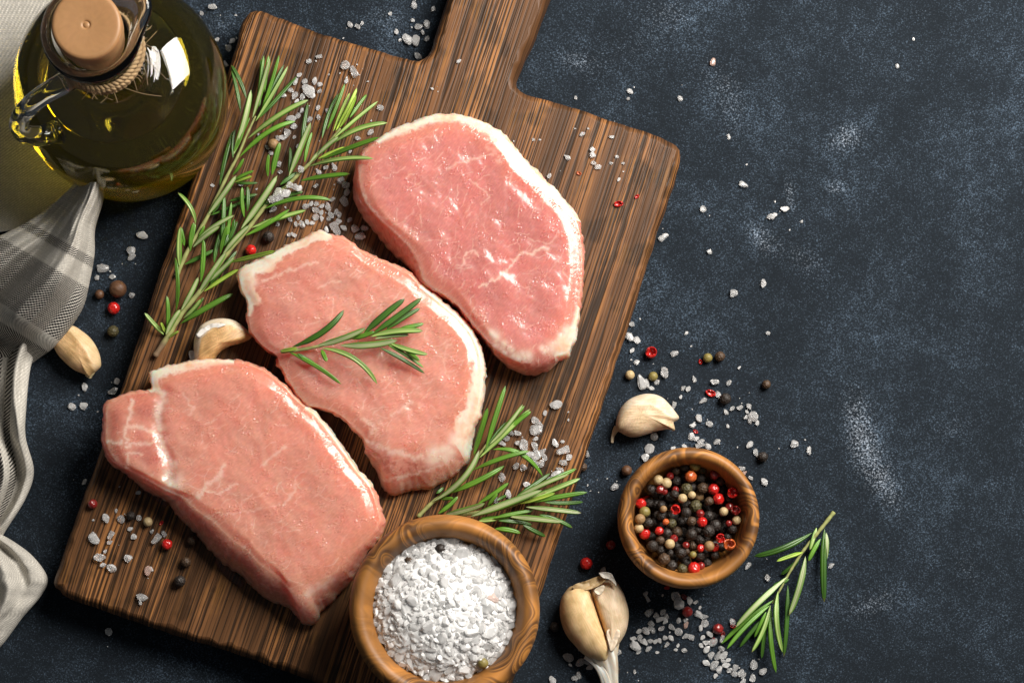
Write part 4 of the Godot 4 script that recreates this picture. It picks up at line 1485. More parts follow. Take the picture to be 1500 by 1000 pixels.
	tail(g, o, [[898, 940, 0.008], [896, 965, 0.0085], [897, 985, 0.0075], [899, 1010, 0.006]], 0.0022, 0.0014, Color(0.66, 0.52, 0.36))

func tail(root: Node3D, o: Vector3, pts: Array, r0: float, r1: float, colr: Color) -> void:
	var q := []
	for p in pts:
		q.append(at(p[0], p[1], p[2]) - o)
	var c := curve3(q, 8)
	var n := c.size()
	var seg := 26
	var p := PackedVector3Array()
	var col := PackedColorArray()
	var fib := noise(int(pts[0][0] * 7.0) % 900, 1.0, 3)
	for j in n:
		var d := (c[mini(j + 1, n - 1)] - c[maxi(j - 1, 0)]).normalized()
		var side := d.cross(Vector3.UP).normalized()
		var up := side.cross(d)
		var f := float(j) / (n - 1)
		var r := lerpf(r0, r1, ss(0.0, 0.85, f)) * (0.02 if j == 0 or j == n - 1 else 1.0)
		for i in seg + 1:
			var a := TAU * i / seg
			var fold := 1.0 + 0.16 * sin(a * 3.0 + f * 2.0) + 0.10 * sin(a * 7.0)
			p.append(c[j] + (side * cos(a) * 1.1 + up * sin(a) * 0.8) * r * fold)
			var g := 1.0 + 0.45 * fib.get_noise_3d(cos(a) * 2.2, sin(a) * 2.2, f * 1.6)
			col.append(Color(colr.r * g, colr.g * g * (0.5 + 0.5 * g), colr.b * g * g))
	var st := Shape.new()
	st.grid(p, seg, n - 1, PackedVector2Array(), col, true)
	put(st.mesh(1), "dry_stalk" if r0 > 0.002 else "root_tip", mats["garlic"], root)
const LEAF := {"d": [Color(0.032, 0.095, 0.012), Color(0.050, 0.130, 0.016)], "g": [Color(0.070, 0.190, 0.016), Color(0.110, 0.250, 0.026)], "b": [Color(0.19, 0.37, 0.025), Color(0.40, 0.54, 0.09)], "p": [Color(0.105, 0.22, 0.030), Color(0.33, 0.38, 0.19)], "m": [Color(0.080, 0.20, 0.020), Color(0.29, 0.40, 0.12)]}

func leaf_mesh(a: Vector3, m: Vector3, b: Vector3, half: float, kind: String, roll: float) -> ArrayMesh:
	var xs := [-1.0, -0.72, -0.36, -0.09, 0.0, 0.09, 0.36, 0.72, 1.0, 0.55, -0.55, -1.0]
	var ys := [0.0, 0.34, 0.46, 0.40, 0.26, 0.40, 0.46, 0.34, 0.0, -0.34, -0.34, 0.0]
	if kind == "p":
		ys = [0.0, 0.40, 0.10, 0.18, 0.26, 0.18, 0.10, 0.40, 0.0, -0.34, -0.34, 0.0]
	elif kind == "m" or kind == "b":
		ys = [0.0, 0.42, 0.34, 0.20, 0.18, 0.20, 0.34, 0.42, 0.0, -0.34, -0.34, 0.0]
	var seg := 11
	var rows := 14
	var p := PackedVector3Array()
	var c := PackedColorArray()
	var long := a.distance_to(b)
	for j in rows + 1:
		var t := float(j) / rows
		var g := a.lerp(m, t).lerp(m.lerp(b, t), t)
		var d := ((m - a) * (1.0 - t) + (b - m) * t).normalized()
		var up := (Vector3.UP - d * d.y).normalized()
		var s := d.cross(up)
		var ra := roll * (0.5 + t)
		var s2 := s * cos(ra) + up * sin(ra)
		var u2 := up * cos(ra) - s * sin(ra)
		var wd := half * (0.34 + 0.66 * ss(0.0, 0.32, t)) * sqrt(maxf(1.0 - pow(t, 7.0), 0.0))
		if j == 0 or j == rows:
			wd = 0.00003
		for i in seg + 1:
			p.append(g + (s2 * xs[i] + u2 * ys[i] * 0.9) * wd)
			var edge := absf(xs[i]) > 0.6 or i > 8
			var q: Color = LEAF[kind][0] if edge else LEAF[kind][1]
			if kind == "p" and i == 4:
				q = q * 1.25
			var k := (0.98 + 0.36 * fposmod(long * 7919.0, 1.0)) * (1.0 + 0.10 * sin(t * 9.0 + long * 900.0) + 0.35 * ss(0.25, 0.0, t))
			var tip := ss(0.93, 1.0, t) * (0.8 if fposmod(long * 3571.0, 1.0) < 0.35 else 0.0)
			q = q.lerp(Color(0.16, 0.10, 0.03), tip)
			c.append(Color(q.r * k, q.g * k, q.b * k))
	var st := Shape.new()
	st.grid(p, seg, rows, PackedVector2Array(), c, true)
	return st.mesh(1)

# stem: x, y (photograph), height over the support in mm; sets: [origin x, y, scale, leaves]; leaf: base x, y, tip x, y, width, kind, (height of the tip in mm)
func sprig(label: String, ground: float, stem: Array, thick: float, sets: Array, sd: int, woody := 0.0) -> void:
	var r := RandomNumberGenerator.new()
	r.seed = sd
	if not mats.has("leaf"):
		var lm := mat("rosemary needle", Color.WHITE, 0.40, true)
		lm.clearcoat_enabled = true
		lm.clearcoat = 0.25
		lm.clearcoat_roughness = 0.3
		mats["leaf"] = lm
		mats["stem"] = mat("rosemary stem", Color.WHITE, 0.7, true)
	var o := at(stem[0][0], stem[0][1], ground)
	var root := thing("rosemary_sprig", o, label, "rosemary", "rosemary sprigs")
	var pts := []
	for q in stem:
		pts.append(at(q[0], q[1], ground + q[2] * 0.001) - o)
	var c := curve3(pts, 6)
	var rad := PackedFloat32Array()
	var col := PackedColorArray()
	for k in c.size():
		var f := float(k) / (c.size() - 1)
		rad.append(0.78 * lerpf(thick, thick * 0.45, f) * (1.0 + 0.10 * sin(k * 1.9)))
		var w := ss(woody, woody * 0.5, f) if woody > 0.0 else 0.0
		var g := 1.0 + 0.15 * sin(k * 2.7)
		col.append(Color(lerpf(0.30, 0.20, w) * g, lerpf(0.32, 0.13, w) * g, lerpf(0.11, 0.075, w) * g))
	var st := Shape.new()
	st.tube(c, rad, 9, col)
	put(st.mesh(1), "stem", mats["stem"], root)
	for s in sets:
		for q in s[3]:
			var bu: float = s[0] + q[0] * s[2]
			var bv: float = s[1] + q[1] * s[2]
			var tu: float = s[0] + q[2] * s[2]
			var tv: float = s[1] + q[3] * s[2]
			# the height of the stem where the leaf leaves it
			var hb := 0.002
			var best := 1e9
			for e in stem:
				var dd := Vector2(e[0] - bu, e[1] - bv).length()
				if dd < best:
					best = dd
					hb = e[2] * 0.001
			hb += r.randf_range(-0.0004, 0.0012)
			var half: float = q[4] * s[2] * S * 0.48
			var ht: float = q[6] * 0.001 if q.size() > 6 else ({"d": r.randf_range(0.0012, 0.004), "g": r.randf_range(0.003, 0.008), "b": r.randf_range(0.005, 0.010), "p": r.randf_range(0.005, 0.010), "m": r.randf_range(0.004, 0.009)} as Dictionary)[q[5]]
			ht = maxf(ht, half * 0.5)
			var a := at(bu, bv, ground + hb) - o
			var b := at(tu, tv, ground + ht) - o
			var mid := (a + b) * 0.5
			var sidew := (b - a).cross(Vector3.UP) * r.randf_range(-0.09, 0.09)
			if q.size() > 7:
				mid = at(s[0] + q[7] * s[2], s[1] + q[8] * s[2], ground + (hb + ht) * 0.5 + 0.002) - o
				mid = mid * 2.0 - (a + b) * 0.5
				sidew = Vector3.ZERO
			mid += sidew + Vector3.UP * a.distance_to(b) * 0.07
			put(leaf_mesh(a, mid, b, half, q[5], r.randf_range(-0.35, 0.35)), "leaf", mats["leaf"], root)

func rosemary() -> void:
	var za := [200.0, 60.0, 0.3]
	var zb := [190.0, 330.0, 0.23]
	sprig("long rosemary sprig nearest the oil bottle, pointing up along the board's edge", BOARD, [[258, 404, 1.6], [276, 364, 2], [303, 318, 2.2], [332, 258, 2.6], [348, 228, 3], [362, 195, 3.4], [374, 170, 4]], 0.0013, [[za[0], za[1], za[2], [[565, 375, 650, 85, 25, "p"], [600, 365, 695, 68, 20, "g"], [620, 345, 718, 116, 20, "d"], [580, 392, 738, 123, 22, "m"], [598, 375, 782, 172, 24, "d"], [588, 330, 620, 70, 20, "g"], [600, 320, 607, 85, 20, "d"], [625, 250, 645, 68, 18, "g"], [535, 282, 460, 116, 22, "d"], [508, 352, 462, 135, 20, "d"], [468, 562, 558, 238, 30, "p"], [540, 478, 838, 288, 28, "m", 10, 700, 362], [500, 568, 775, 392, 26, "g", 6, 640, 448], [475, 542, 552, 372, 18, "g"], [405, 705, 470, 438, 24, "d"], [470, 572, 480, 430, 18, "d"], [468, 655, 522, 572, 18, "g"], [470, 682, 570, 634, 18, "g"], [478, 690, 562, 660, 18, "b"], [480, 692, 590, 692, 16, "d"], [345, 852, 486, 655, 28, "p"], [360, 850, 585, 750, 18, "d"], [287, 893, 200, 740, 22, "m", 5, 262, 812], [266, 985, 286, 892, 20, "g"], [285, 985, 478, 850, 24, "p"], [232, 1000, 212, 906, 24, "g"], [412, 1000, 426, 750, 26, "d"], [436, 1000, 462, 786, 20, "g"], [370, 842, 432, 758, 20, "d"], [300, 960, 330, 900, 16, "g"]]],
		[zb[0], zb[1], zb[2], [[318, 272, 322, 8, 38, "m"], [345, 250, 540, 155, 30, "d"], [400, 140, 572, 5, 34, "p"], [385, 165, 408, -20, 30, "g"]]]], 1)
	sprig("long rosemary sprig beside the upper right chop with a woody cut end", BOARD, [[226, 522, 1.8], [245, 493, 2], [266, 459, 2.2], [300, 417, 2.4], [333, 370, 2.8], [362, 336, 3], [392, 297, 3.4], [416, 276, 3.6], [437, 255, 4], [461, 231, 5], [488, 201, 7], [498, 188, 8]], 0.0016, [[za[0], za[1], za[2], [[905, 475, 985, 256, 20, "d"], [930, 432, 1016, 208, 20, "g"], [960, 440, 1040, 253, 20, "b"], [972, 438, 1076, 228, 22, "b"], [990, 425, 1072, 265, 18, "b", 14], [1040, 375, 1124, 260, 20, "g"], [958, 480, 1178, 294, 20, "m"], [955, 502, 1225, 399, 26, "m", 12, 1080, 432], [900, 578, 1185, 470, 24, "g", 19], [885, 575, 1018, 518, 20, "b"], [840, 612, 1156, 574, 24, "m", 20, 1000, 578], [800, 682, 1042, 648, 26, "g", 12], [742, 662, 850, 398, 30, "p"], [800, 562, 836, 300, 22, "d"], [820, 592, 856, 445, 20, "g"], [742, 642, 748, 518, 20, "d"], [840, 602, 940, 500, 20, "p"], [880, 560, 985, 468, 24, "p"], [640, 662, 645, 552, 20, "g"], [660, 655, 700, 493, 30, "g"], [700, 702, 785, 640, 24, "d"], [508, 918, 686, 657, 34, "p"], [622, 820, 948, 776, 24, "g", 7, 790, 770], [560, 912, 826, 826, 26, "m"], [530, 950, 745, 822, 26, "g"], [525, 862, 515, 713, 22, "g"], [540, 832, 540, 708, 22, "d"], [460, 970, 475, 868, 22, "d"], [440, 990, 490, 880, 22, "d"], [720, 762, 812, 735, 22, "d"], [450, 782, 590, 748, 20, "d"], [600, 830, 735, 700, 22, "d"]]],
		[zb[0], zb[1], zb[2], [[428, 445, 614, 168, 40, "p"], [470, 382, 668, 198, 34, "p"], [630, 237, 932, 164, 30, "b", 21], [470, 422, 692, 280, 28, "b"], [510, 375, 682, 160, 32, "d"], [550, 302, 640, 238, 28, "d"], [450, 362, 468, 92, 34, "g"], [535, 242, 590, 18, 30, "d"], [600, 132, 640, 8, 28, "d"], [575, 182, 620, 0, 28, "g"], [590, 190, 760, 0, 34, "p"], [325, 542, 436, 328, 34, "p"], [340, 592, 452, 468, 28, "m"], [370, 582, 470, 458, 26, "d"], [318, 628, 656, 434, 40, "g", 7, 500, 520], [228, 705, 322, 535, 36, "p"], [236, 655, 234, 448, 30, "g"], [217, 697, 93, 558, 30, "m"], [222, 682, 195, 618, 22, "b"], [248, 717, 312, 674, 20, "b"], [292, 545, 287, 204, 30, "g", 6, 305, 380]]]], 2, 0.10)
	var chop_top := BOARD + 0.0172
	sprig("small rosemary sprig lying on the middle pork chop", chop_top, [[411, 515, 1.6], [440, 512, 2.4], [475, 505, 3.4], [515, 495, 4.4], [548, 488, 5]], 0.0011, [[330, 320, 0.42, [[232, 448, 414, 318, 22, "d", 6, 340, 396], [318, 444, 490, 382, 22, "p"], [400, 442, 602, 424, 24, "p"], [480, 404, 626, 280, 24, "d", 7], [510, 404, 686, 276, 22, "d", 6], [560, 388, 680, 312, 18, "d"], [505, 412, 690, 392, 22, "m"], [600, 388, 692, 366, 18, "g"], [572, 434, 706, 474, 18, "m"], [560, 436, 692, 520, 14, "g"], [538, 450, 696, 540, 14, "d"], [620, 456, 678, 496, 14, "g"], [335, 452, 530, 578, 18, "m", 2.5, 450, 490], [335, 456, 354, 498, 16, "g"], [222, 466, 404, 578, 16, "g", 2.2], [250, 470, 312, 506, 16, "d"], [440, 420, 520, 395, 18, "g"], [520, 420, 640, 405, 18, "p"], [190, 462, 250, 452, 14, "b"]]]], 3)
	var zr := [600.0, 540.0, 0.26]
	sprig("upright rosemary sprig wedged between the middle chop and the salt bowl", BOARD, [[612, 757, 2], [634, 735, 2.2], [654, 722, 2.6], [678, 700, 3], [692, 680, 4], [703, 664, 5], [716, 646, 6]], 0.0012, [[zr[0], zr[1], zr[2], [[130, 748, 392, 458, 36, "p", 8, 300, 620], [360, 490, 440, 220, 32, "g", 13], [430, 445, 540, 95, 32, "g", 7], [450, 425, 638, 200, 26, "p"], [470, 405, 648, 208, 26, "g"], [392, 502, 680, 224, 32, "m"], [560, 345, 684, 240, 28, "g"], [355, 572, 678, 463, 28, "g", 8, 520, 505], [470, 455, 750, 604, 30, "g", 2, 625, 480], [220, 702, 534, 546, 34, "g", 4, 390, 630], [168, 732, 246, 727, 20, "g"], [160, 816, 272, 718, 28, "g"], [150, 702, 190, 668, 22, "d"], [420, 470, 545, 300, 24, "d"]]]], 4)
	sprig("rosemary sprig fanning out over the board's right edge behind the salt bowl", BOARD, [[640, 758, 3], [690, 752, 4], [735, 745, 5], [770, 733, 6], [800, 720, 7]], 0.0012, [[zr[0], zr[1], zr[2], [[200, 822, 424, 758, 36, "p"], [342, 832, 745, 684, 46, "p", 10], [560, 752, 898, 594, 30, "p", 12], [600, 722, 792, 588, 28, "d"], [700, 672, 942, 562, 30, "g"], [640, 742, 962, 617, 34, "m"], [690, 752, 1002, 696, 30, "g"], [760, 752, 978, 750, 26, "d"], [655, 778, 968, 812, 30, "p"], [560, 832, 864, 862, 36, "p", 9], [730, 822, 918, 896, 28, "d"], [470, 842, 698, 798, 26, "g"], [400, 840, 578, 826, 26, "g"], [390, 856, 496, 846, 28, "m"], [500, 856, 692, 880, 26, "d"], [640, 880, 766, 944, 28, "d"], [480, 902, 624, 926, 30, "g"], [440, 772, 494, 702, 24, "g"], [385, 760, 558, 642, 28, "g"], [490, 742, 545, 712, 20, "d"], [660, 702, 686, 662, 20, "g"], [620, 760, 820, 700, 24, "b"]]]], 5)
	var zc := [800.0, 780.0, 0.2933]
	sprig("loose rosemary sprig on the bare slate right of the pepper bowl", 0.0, [[1222, 750, 3], [1208, 768, 3.6], [1192, 788, 4], [1176, 808, 4], [1160, 833, 4], [1146, 858, 4], [1132, 884, 4]], 0.0012, [[zc[0], zc[1], zc[2], [[1330, 0, 1038, 118, 34, "d", 5, 1180, 80], [1284, 98, 1153, 142, 22, "b"], [1266, 132, 1172, 210, 26, "d"], [1208, 218, 948, 472, 32, "p", 8, 1060, 350], [1215, 232, 1135, 262, 24, "d"], [1140, 335, 876, 556, 26, "g"], [1120, 362, 904, 580, 26, "g"], [1090, 425, 968, 572, 24, "d"], [1122, 362, 1028, 597, 26, "m"], [1100, 395, 1042, 522, 24, "g"], [1112, 425, 1078, 628, 24, "d"], [1127, 385, 1150, 700, 28, "g", 4, 1122, 540], [1160, 292, 1182, 597, 30, "m", 7, 1150, 440], [1208, 262, 1188, 620, 28, "d"], [1297, 118, 1215, 412, 34, "p"], [1392, -20, 1390, 348, 36, "d", 4], [1352, -25, 1318, 86, 26, "m"], [1400, 0, 1396, 142, 26, "p"], [1372, 30, 1312, 142, 26, "g"]]]], 6)

func peppers() -> void:
	var list := [["allspice", 172, 423, 13, 0, "largest brown allspice berry beside the towel, above the red peppercorn"], ["allspice", 145, 431, 7, 0, "small dark allspice berry touching the shadow of the towel"], ["red", 166, 451, 9, 0, "shiny red peppercorn on the slate below the large allspice berry"], ["dark green", 165, 485, 9, 0, "dull green peppercorn on the slate above the tan garlic clove"],
		["dark red", 135, 738, 7, 20, "dull red peppercorn at the board's lower left edge"], ["black", 191, 755, 7, 20, "black peppercorn in the shade below the lower left chop"], ["white", 216, 764, 7, 20, "cream white peppercorn on the board below the lower left chop"], ["red", 244, 797, 8, 20, "bright red peppercorn on the board below the lower left chop"], ["brown", 281, 791, 8, 20, "brown peppercorn touching the side of the lower left chop"], ["brown", 272, 823, 8, 20, "brown peppercorn in the shade, upper one of two near the board's bottom edge"], ["black", 263, 851, 9, 20, "blackish peppercorn, lower one of two near the board's bottom edge"],
		["tan", 400, 211, 8, 20, "tan white peppercorn between the two long rosemary sprigs"], ["black", 393, 347, 9, 20, "black peppercorn among salt above the fat of the middle chop"], ["red", 367, 366, 8, 20, "red peppercorn on the board at the middle chop's fat tip"],
		["red", 954, 516, 9, 0, "half red peppercorn open to the right, beside the board"], ["white", 923, 549, 7, 0, "cream peppercorn at the board's right edge above the garlic clove"], ["green", 957, 551, 7, 0, "cracked green peppercorn between two large salt crystals"], ["green", 1037, 524, 7, 0, "olive green peppercorn beside the brown one"], ["brown", 1055, 522, 8, 0, "brown peppercorn beside the olive green one"], ["brown", 1123, 563, 7, 0, "lone brown peppercorn farthest to the right"], ["black", 1063, 584, 9, 0, "black peppercorn beside the curled red husk"], ["black", 1118, 669, 8, 0, "black peppercorn above the pepper bowl's upper right rim"],
		["allspice", 918, 689, 8, 0, "brown allspice berry at the pepper bowl's upper left rim"], ["dark red", 895, 798, 7, 0, "dark red peppercorn in the pepper bowl's shadow"], ["red", 859, 825, 9, 0, "shiny red peppercorn above the joined garlic cloves"], ["dark red", 1007, 896, 8, 0, "broken dark red peppercorn below the pepper bowl"], ["dark red", 1052, 921, 8, 0, "dark red peppercorn above the pile of salt by the loose rosemary"], ["black", 901, 982, 8, 0, "dark peppercorn beside the dry garlic stalk"], ["black", 813, 918, 8, 0, "dark peppercorn left of the joined garlic cloves"], ["brown", 856, 682, 7, 8, "brown peppercorn at the board's edge above the fanned rosemary"],
		["black", 645, 804, 8, 53.5, "black peppercorn at the upper side of the heaped salt"], ["brown", 600, 822, 8, 52.5, "brown peppercorn half sunk in salt at the upper left"], ["brown", 664, 942, 8, 54, "dark brown peppercorn sunk in the salt near the front"], ["green", 707, 971, 8, 53.5, "tan green peppercorn at the lower right rim of the salt"]]
	for q in list:
		var rad: float = q[3] * S * 0.97
		var lift: float = q[4] * 0.001
		var c := at(q[1], q[2], lift + rad)
		var shell: bool = q[1] == 954
		if q[1] == 856:
			c.y = rad
			lift = 0.0
		c.y = lift + rad * (0.92 if not shell else 0.95)
		corn(q[0], c, rad, q[5], "", shell)
	# torn bits of red skin
	var bits := [[1041, 576, 8, 0, "curled red husk beside the black peppercorn"], [1026, 530, 4, 0, "small red flake left of the olive green peppercorn"], [1019, 632, 4, 0, "small red flake above the pepper bowl"], [906, 299, 7, 20, "heart shaped red flake on the board's right half"], [933, 288, 4, 20, "tiny red flake near the board's right edge"], [1002, 874, 5, 0, "dark red flake under the pepper bowl's lower rim"], [977, 861, 4, 0, "red flake peeping out under the pepper bowl"], [1045, 938, 5, 0, "dark red flake in the pile of salt by the loose rosemary"], [1059, 929, 5, 0, "dark red flake right of the red peppercorn in the salt"], [1074, 917, 5, 0, "red flake at the tips of the loose rosemary"], [236, 766, 4, 20, "pale tiny flake beside the cream peppercorn"], [848, 254, 4, 20, "amber flake on the board right of the upper chop"]]
	for q in bits:
		var o := put(husk_mesh(), "pepper_flake", corn_mat("orange" if q[0] == 848 else "dark red" if q[4].begins_with("dark") else "red"))
		var rad: float = q[2] * S
		var c := at(q[0], q[1], q[3] * 0.001)
		o.transform = Transform3D(Basis(Vector3.UP, rng.randf() * TAU) * Basis.from_scale(Vector3(1.0, 0.42, 0.6)) * rad, c + Vector3.UP * rad * 0.40)
		tag(o, q[4], "pepper flake")

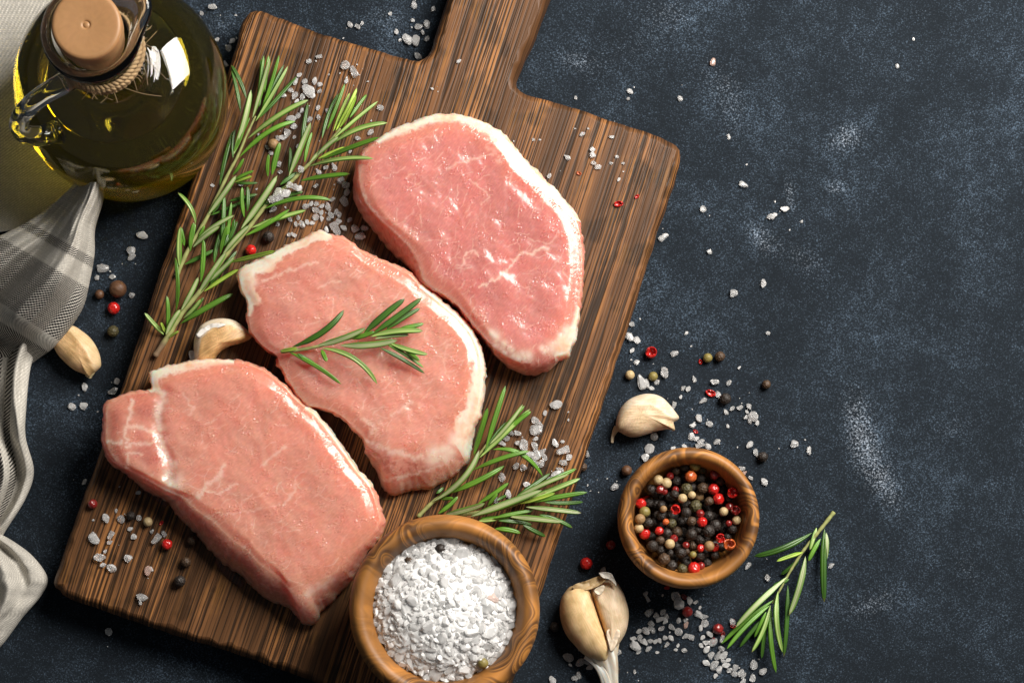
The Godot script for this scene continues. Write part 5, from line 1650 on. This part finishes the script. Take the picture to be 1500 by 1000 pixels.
# scattered salt: [where, height in mm, [x, y, radius], ...]
func salt() -> void:
	var r := RandomNumberGenerator.new()
	r.seed = 909
	var sets := [
		["by the upper rosemary tips", 20, [[452, 89, 5], [468, 82, 5], [438, 109, 4], [447, 119, 5], [461, 118, 6], [468, 124, 5], [432, 119, 5], [426, 132, 6], [415, 139, 5], [432, 140, 7], [453, 133, 11], [468, 133, 5], [442, 142, 6], [466, 158, 4], [480, 162, 4], [466, 172, 5], [453, 174, 5], [442, 162, 5], [437, 169, 5], [426, 175, 7], [430, 184, 6], [420, 194, 9], [414, 201, 6], [407, 202, 4], [431, 201, 3], [380, 198, 5], [391, 216, 4], [396, 224, 4], [437, 215, 4], [448, 190, 6], [524, 202, 5], [543, 194, 5], [513, 222, 3], [434, 148, 4]]],
		["at the board's upper left corner", 20, [[507, 95, 8], [520, 106, 9], [507, 117, 5]]],
		["between rosemary and upper chop", 20, [[557, 157, 6], [489, 244, 6], [477, 245, 5], [466, 251, 5], [497, 265, 6], [506, 271, 7], [500, 262, 5], [462, 272, 5], [352, 270, 4], [311, 271, 3], [407, 240, 6], [410, 252, 5], [503, 294, 8], [508, 282, 6]]],
		["resting on rosemary needles", 25, [[441, 247, 6], [408, 287, 11], [400, 292, 8], [418, 282, 8], [432, 274, 8], [425, 271, 7], [437, 275, 6]]],
		["above the middle chop", 20, [[448, 302, 6], [455, 298, 4], [463, 299, 5], [461, 307, 6], [471, 301, 4], [480, 303, 6], [486, 292, 6], [497, 315, 5], [492, 310, 5], [485, 315, 7], [482, 320, 5], [461, 318, 6], [471, 320, 5], [450, 325, 4], [457, 326, 4], [441, 328, 6], [433, 328, 5], [425, 321, 4], [489, 333, 11], [495, 324, 6], [503, 334, 6], [423, 343, 5], [431, 344, 5], [437, 319, 5], [399, 307, 6], [407, 328, 5], [519, 334, 8], [534, 334, 6], [528, 345, 8], [478, 336, 6], [470, 311, 4], [512, 322, 5]]],
		["on slate beside the towel", 0, [[208, 344, 8], [192, 368, 9], [149, 393, 9], [142, 407, 5], [165, 405, 5], [192, 432, 6], [123, 567, 7], [170, 558, 6], [165, 573, 7], [105, 595, 7], [121, 594, 8], [123, 706, 6], [159, 924, 7], [192, 376, 6]]],
		["below the lower left chop", 20, [[155, 760, 7], [177, 759, 7], [202, 759, 5], [162, 782, 7], [138, 789, 10], [135, 784, 6], [160, 794, 5], [190, 774, 4], [196, 786, 6], [229, 787, 9], [222, 778, 5], [240, 782, 5], [145, 816, 10], [150, 827, 6], [162, 832, 8], [186, 817, 8], [153, 807, 3], [217, 836, 7], [221, 833, 4], [207, 874, 9], [205, 882, 5], [136, 762, 2], [202, 722, 4], [170, 748, 3]]],
		["on slate at board's right edge", 0, [[926, 474, 5], [923, 493, 8], [933, 498, 7], [926, 513, 5], [933, 531, 5], [860, 665, 6], [970, 349, 6], [975, 344, 5]]],
		["on slate above plump garlic clove", 0, [[988, 518, 6], [974, 545, 10], [940, 559, 11], [948, 562, 7], [963, 560, 5], [955, 568, 4], [1017, 555, 5], [1001, 568, 5], [1008, 569, 6], [1047, 559, 8], [1068, 560, 5], [997, 581, 3], [1052, 578, 6], [1030, 587, 6], [987, 592, 6]]],
		["on slate right of plump clove", 0, [[1064, 603, 5], [1073, 598, 5], [1084, 597, 6], [1098, 595, 6], [1104, 608, 9], [1093, 611, 5], [1099, 616, 5], [1109, 619, 4], [1095, 603, 3], [1025, 612, 6], [1015, 623, 6], [1039, 621, 6], [1066, 624, 3], [1014, 639, 7], [1021, 642, 5], [1027, 646, 6], [1024, 653, 7], [1037, 653, 6], [1051, 647, 6], [959, 638, 7], [953, 656, 9], [946, 669, 8], [986, 656, 4], [1003, 653, 4]]],
		["on slate right of pepper bowl", 0, [[1098, 652, 6], [1108, 663, 6], [1165, 650, 8], [1186, 660, 6], [1087, 686, 6], [1090, 693, 5], [1100, 700, 5], [1120, 706, 7], [1096, 829, 6], [1124, 846, 7], [1218, 828, 6]]],
		["on slate left of pepper bowl", 0, [[900, 713, 7]]],
		["on slate below pepper bowl", 0, [[946, 870, 6], [950, 878, 5], [992, 874, 9], [994, 886, 10], [1010, 880, 7], [1019, 882, 5], [1026, 890, 3], [951, 898, 7], [971, 896, 7], [961, 902, 6], [966, 908, 7], [977, 903, 6], [975, 910, 6], [954, 913, 7], [955, 921, 6], [947, 924, 7], [957, 925, 5], [936, 925, 5], [928, 935, 6], [938, 934, 5], [944, 940, 8], [930, 946, 9], [936, 955, 5], [950, 950, 5], [953, 939, 6], [960, 939, 4], [967, 938, 4], [969, 920, 6], [985, 919, 6], [994, 924, 7], [995, 909, 6], [1005, 908, 5], [1005, 915, 5], [1004, 932, 6], [1013, 933, 6], [975, 934, 5], [977, 943, 5], [984, 935, 5], [993, 945, 3], [1003, 952, 6], [1023, 900, 7], [1032, 903, 6], [1034, 913, 7], [1027, 919, 6], [971, 872, 2], [990, 952, 3], [963, 955, 3]]],
		["piled at loose rosemary tips", 0, [[1040, 929, 7], [1035, 941, 7], [1046, 940, 8], [1058, 936, 7], [1058, 950, 7], [1042, 960, 8], [1052, 960, 7], [1060, 960, 7], [1036, 950, 6], [1036, 971, 6], [1048, 972, 7], [1054, 981, 8], [1064, 974, 7], [1069, 982, 6], [1077, 978, 6], [1076, 987, 6], [1085, 985, 6], [1089, 988, 6], [1105, 973, 8], [1119, 983, 7], [1102, 993, 6], [1089, 998, 6], [1049, 990, 4], [1073, 912, 7], [1060, 968, 6], [1044, 978, 5], [1067, 966, 4], [1030, 934, 4], [1028, 945, 4]]],
		["around the joined garlic cloves", 0, [[906, 955, 7], [832, 962, 9], [850, 971, 8], [865, 977, 6], [861, 970, 5], [848, 990, 6], [842, 994, 5], [836, 974, 3], [930, 984, 4], [810, 997, 7], [884, 835, 6]]],
		["on slate left of board handle", 0, [[606, 6, 6], [634, 13, 5], [613, 38, 6], [625, 36, 7], [580, 46, 6], [586, 58, 4], [598, 57, 9], [610, 59, 8], [625, 56, 6], [619, 47, 5], [612, 81, 7], [604, 30, 4], [571, 20, 4]]],
		["on slate near the oil bottle", 0, [[311, 10, 8], [295, 19, 4], [340, 60, 6], [335, 69, 6], [317, 58, 5], [331, 94, 5], [512, 35, 5], [524, 39, 6], [530, 34, 4], [345, 22, 3]]],
		["on board above upper chop", 20, [[672, 89, 4], [633, 130, 3], [781, 204, 3], [804, 257, 4]]],
		["on board's upper right corner", 20, [[868, 218, 5], [868, 226, 6], [831, 230, 5], [876, 245, 5], [870, 238, 4], [853, 196, 4], [895, 239, 3], [904, 229, 4], [913, 239, 3], [907, 263, 3], [897, 200, 4], [862, 188, 2], [842, 188, 2]]],
		["on slate right of board corner", 0, [[924, 134, 5], [920, 144, 3], [996, 144, 5], [843, 143, 3], [1045, 91, 6], [1030, 307, 6], [1040, 368, 5], [1068, 200, 4]]],
		["on bare slate far right", 0, [[1090, 270, 7], [1130, 318, 6], [1135, 315, 4], [1150, 306, 6], [1119, 415, 6], [1076, 429, 8], [1125, 488, 4], [1083, 539, 3], [1006, 488, 3], [1175, 324, 3], [1315, 96, 4], [1339, 57, 3]]],
		["on board beside rosemary fan", 20, [[813, 593, 9], [799, 605, 4], [786, 617, 8], [785, 630, 11], [793, 624, 5], [758, 634, 7], [742, 641, 6], [748, 634, 5], [734, 649, 6], [759, 649, 6], [768, 652, 11], [783, 653, 7], [775, 666, 9], [787, 667, 9], [794, 662, 8], [785, 678, 7], [793, 679, 7], [785, 660, 5], [797, 670, 5], [756, 682, 6], [766, 684, 7], [813, 649, 6], [827, 658, 10], [833, 669, 6], [826, 677, 6], [820, 688, 6], [815, 695, 9], [803, 703, 6], [736, 699, 9], [745, 723, 7], [727, 733, 6], [771, 710, 6], [785, 643, 4], [824, 647, 3], [833, 615, 2]]]]
	var tiny := []
	for s in sets:
		var lot := []
		for q in s[2]:
			var rad: float = q[2] * S * 0.82
			var h: float = s[1] * 0.001
			var c := at(q[0], q[1], h + rad * 0.6)
			var pose := Transform3D(Basis.from_euler(Vector3(r.randf_range(-0.12, 0.12), r.randf() * TAU, r.randf_range(-0.12, 0.12))).scaled(Vector3(rad, rad * 0.85, rad)), Vector3(c.x, h + rad * 0.50, c.z))
			if q[2] < 5 and s[2].size() > 13:
				tiny.append(pose)
				continue
			var pink := r.randf() < 0.03
			var o := put(crystal(r.randi()), "salt_crystal", salt_mat(2 if pink else (0 if r.randf() < 0.6 else 1)))
			o.transform = pose
			var size: String = "large" if q[2] >= 9 else "small" if q[2] < 5 else "medium"
			lot.append([o, "%s salt crystal %s" % [size + " pinkish" if pink else size, s[0]], c.x, c.z, "salt crystal", "salt crystals " + s[0]])
		place_labels(lot)
	# crumbs of salt
	for k in 150:
		var s: Array = sets[r.randi() % sets.size()]
		var q: Array = s[2][r.randi() % s[2].size()]
		var h: float = s[1] * 0.001
		var rad := r.randf_range(0.00015, 0.00045)
		var c := at(q[0] + r.randfn(0.0, 14.0), q[1] + r.randfn(0.0, 14.0), h)
		if h > 0.021 or q[0] > 840 and q[0] < 880:
			continue
		tiny.append(Transform3D(Basis(Vector3.UP, r.randf() * TAU).scaled(Vector3.ONE * rad), c + Vector3.UP * rad * 0.5))
	var mm := MultiMesh.new()
	mm.transform_format = MultiMesh.TRANSFORM_3D
	mm.mesh = crystal(7)
	mm.instance_count = tiny.size()
	for k in tiny.size():
		mm.set_instance_transform(k, tiny[k])
	var mi := MultiMeshInstance3D.new()
	mi.multimesh = mm
	mi.material_override = salt_mat(1)
	mi.name = "salt_crumbs"
	add_child(mi, true)
	tag(mi, "tiny salt crumbs strewn between the larger crystals", "salt", "", "stuff")
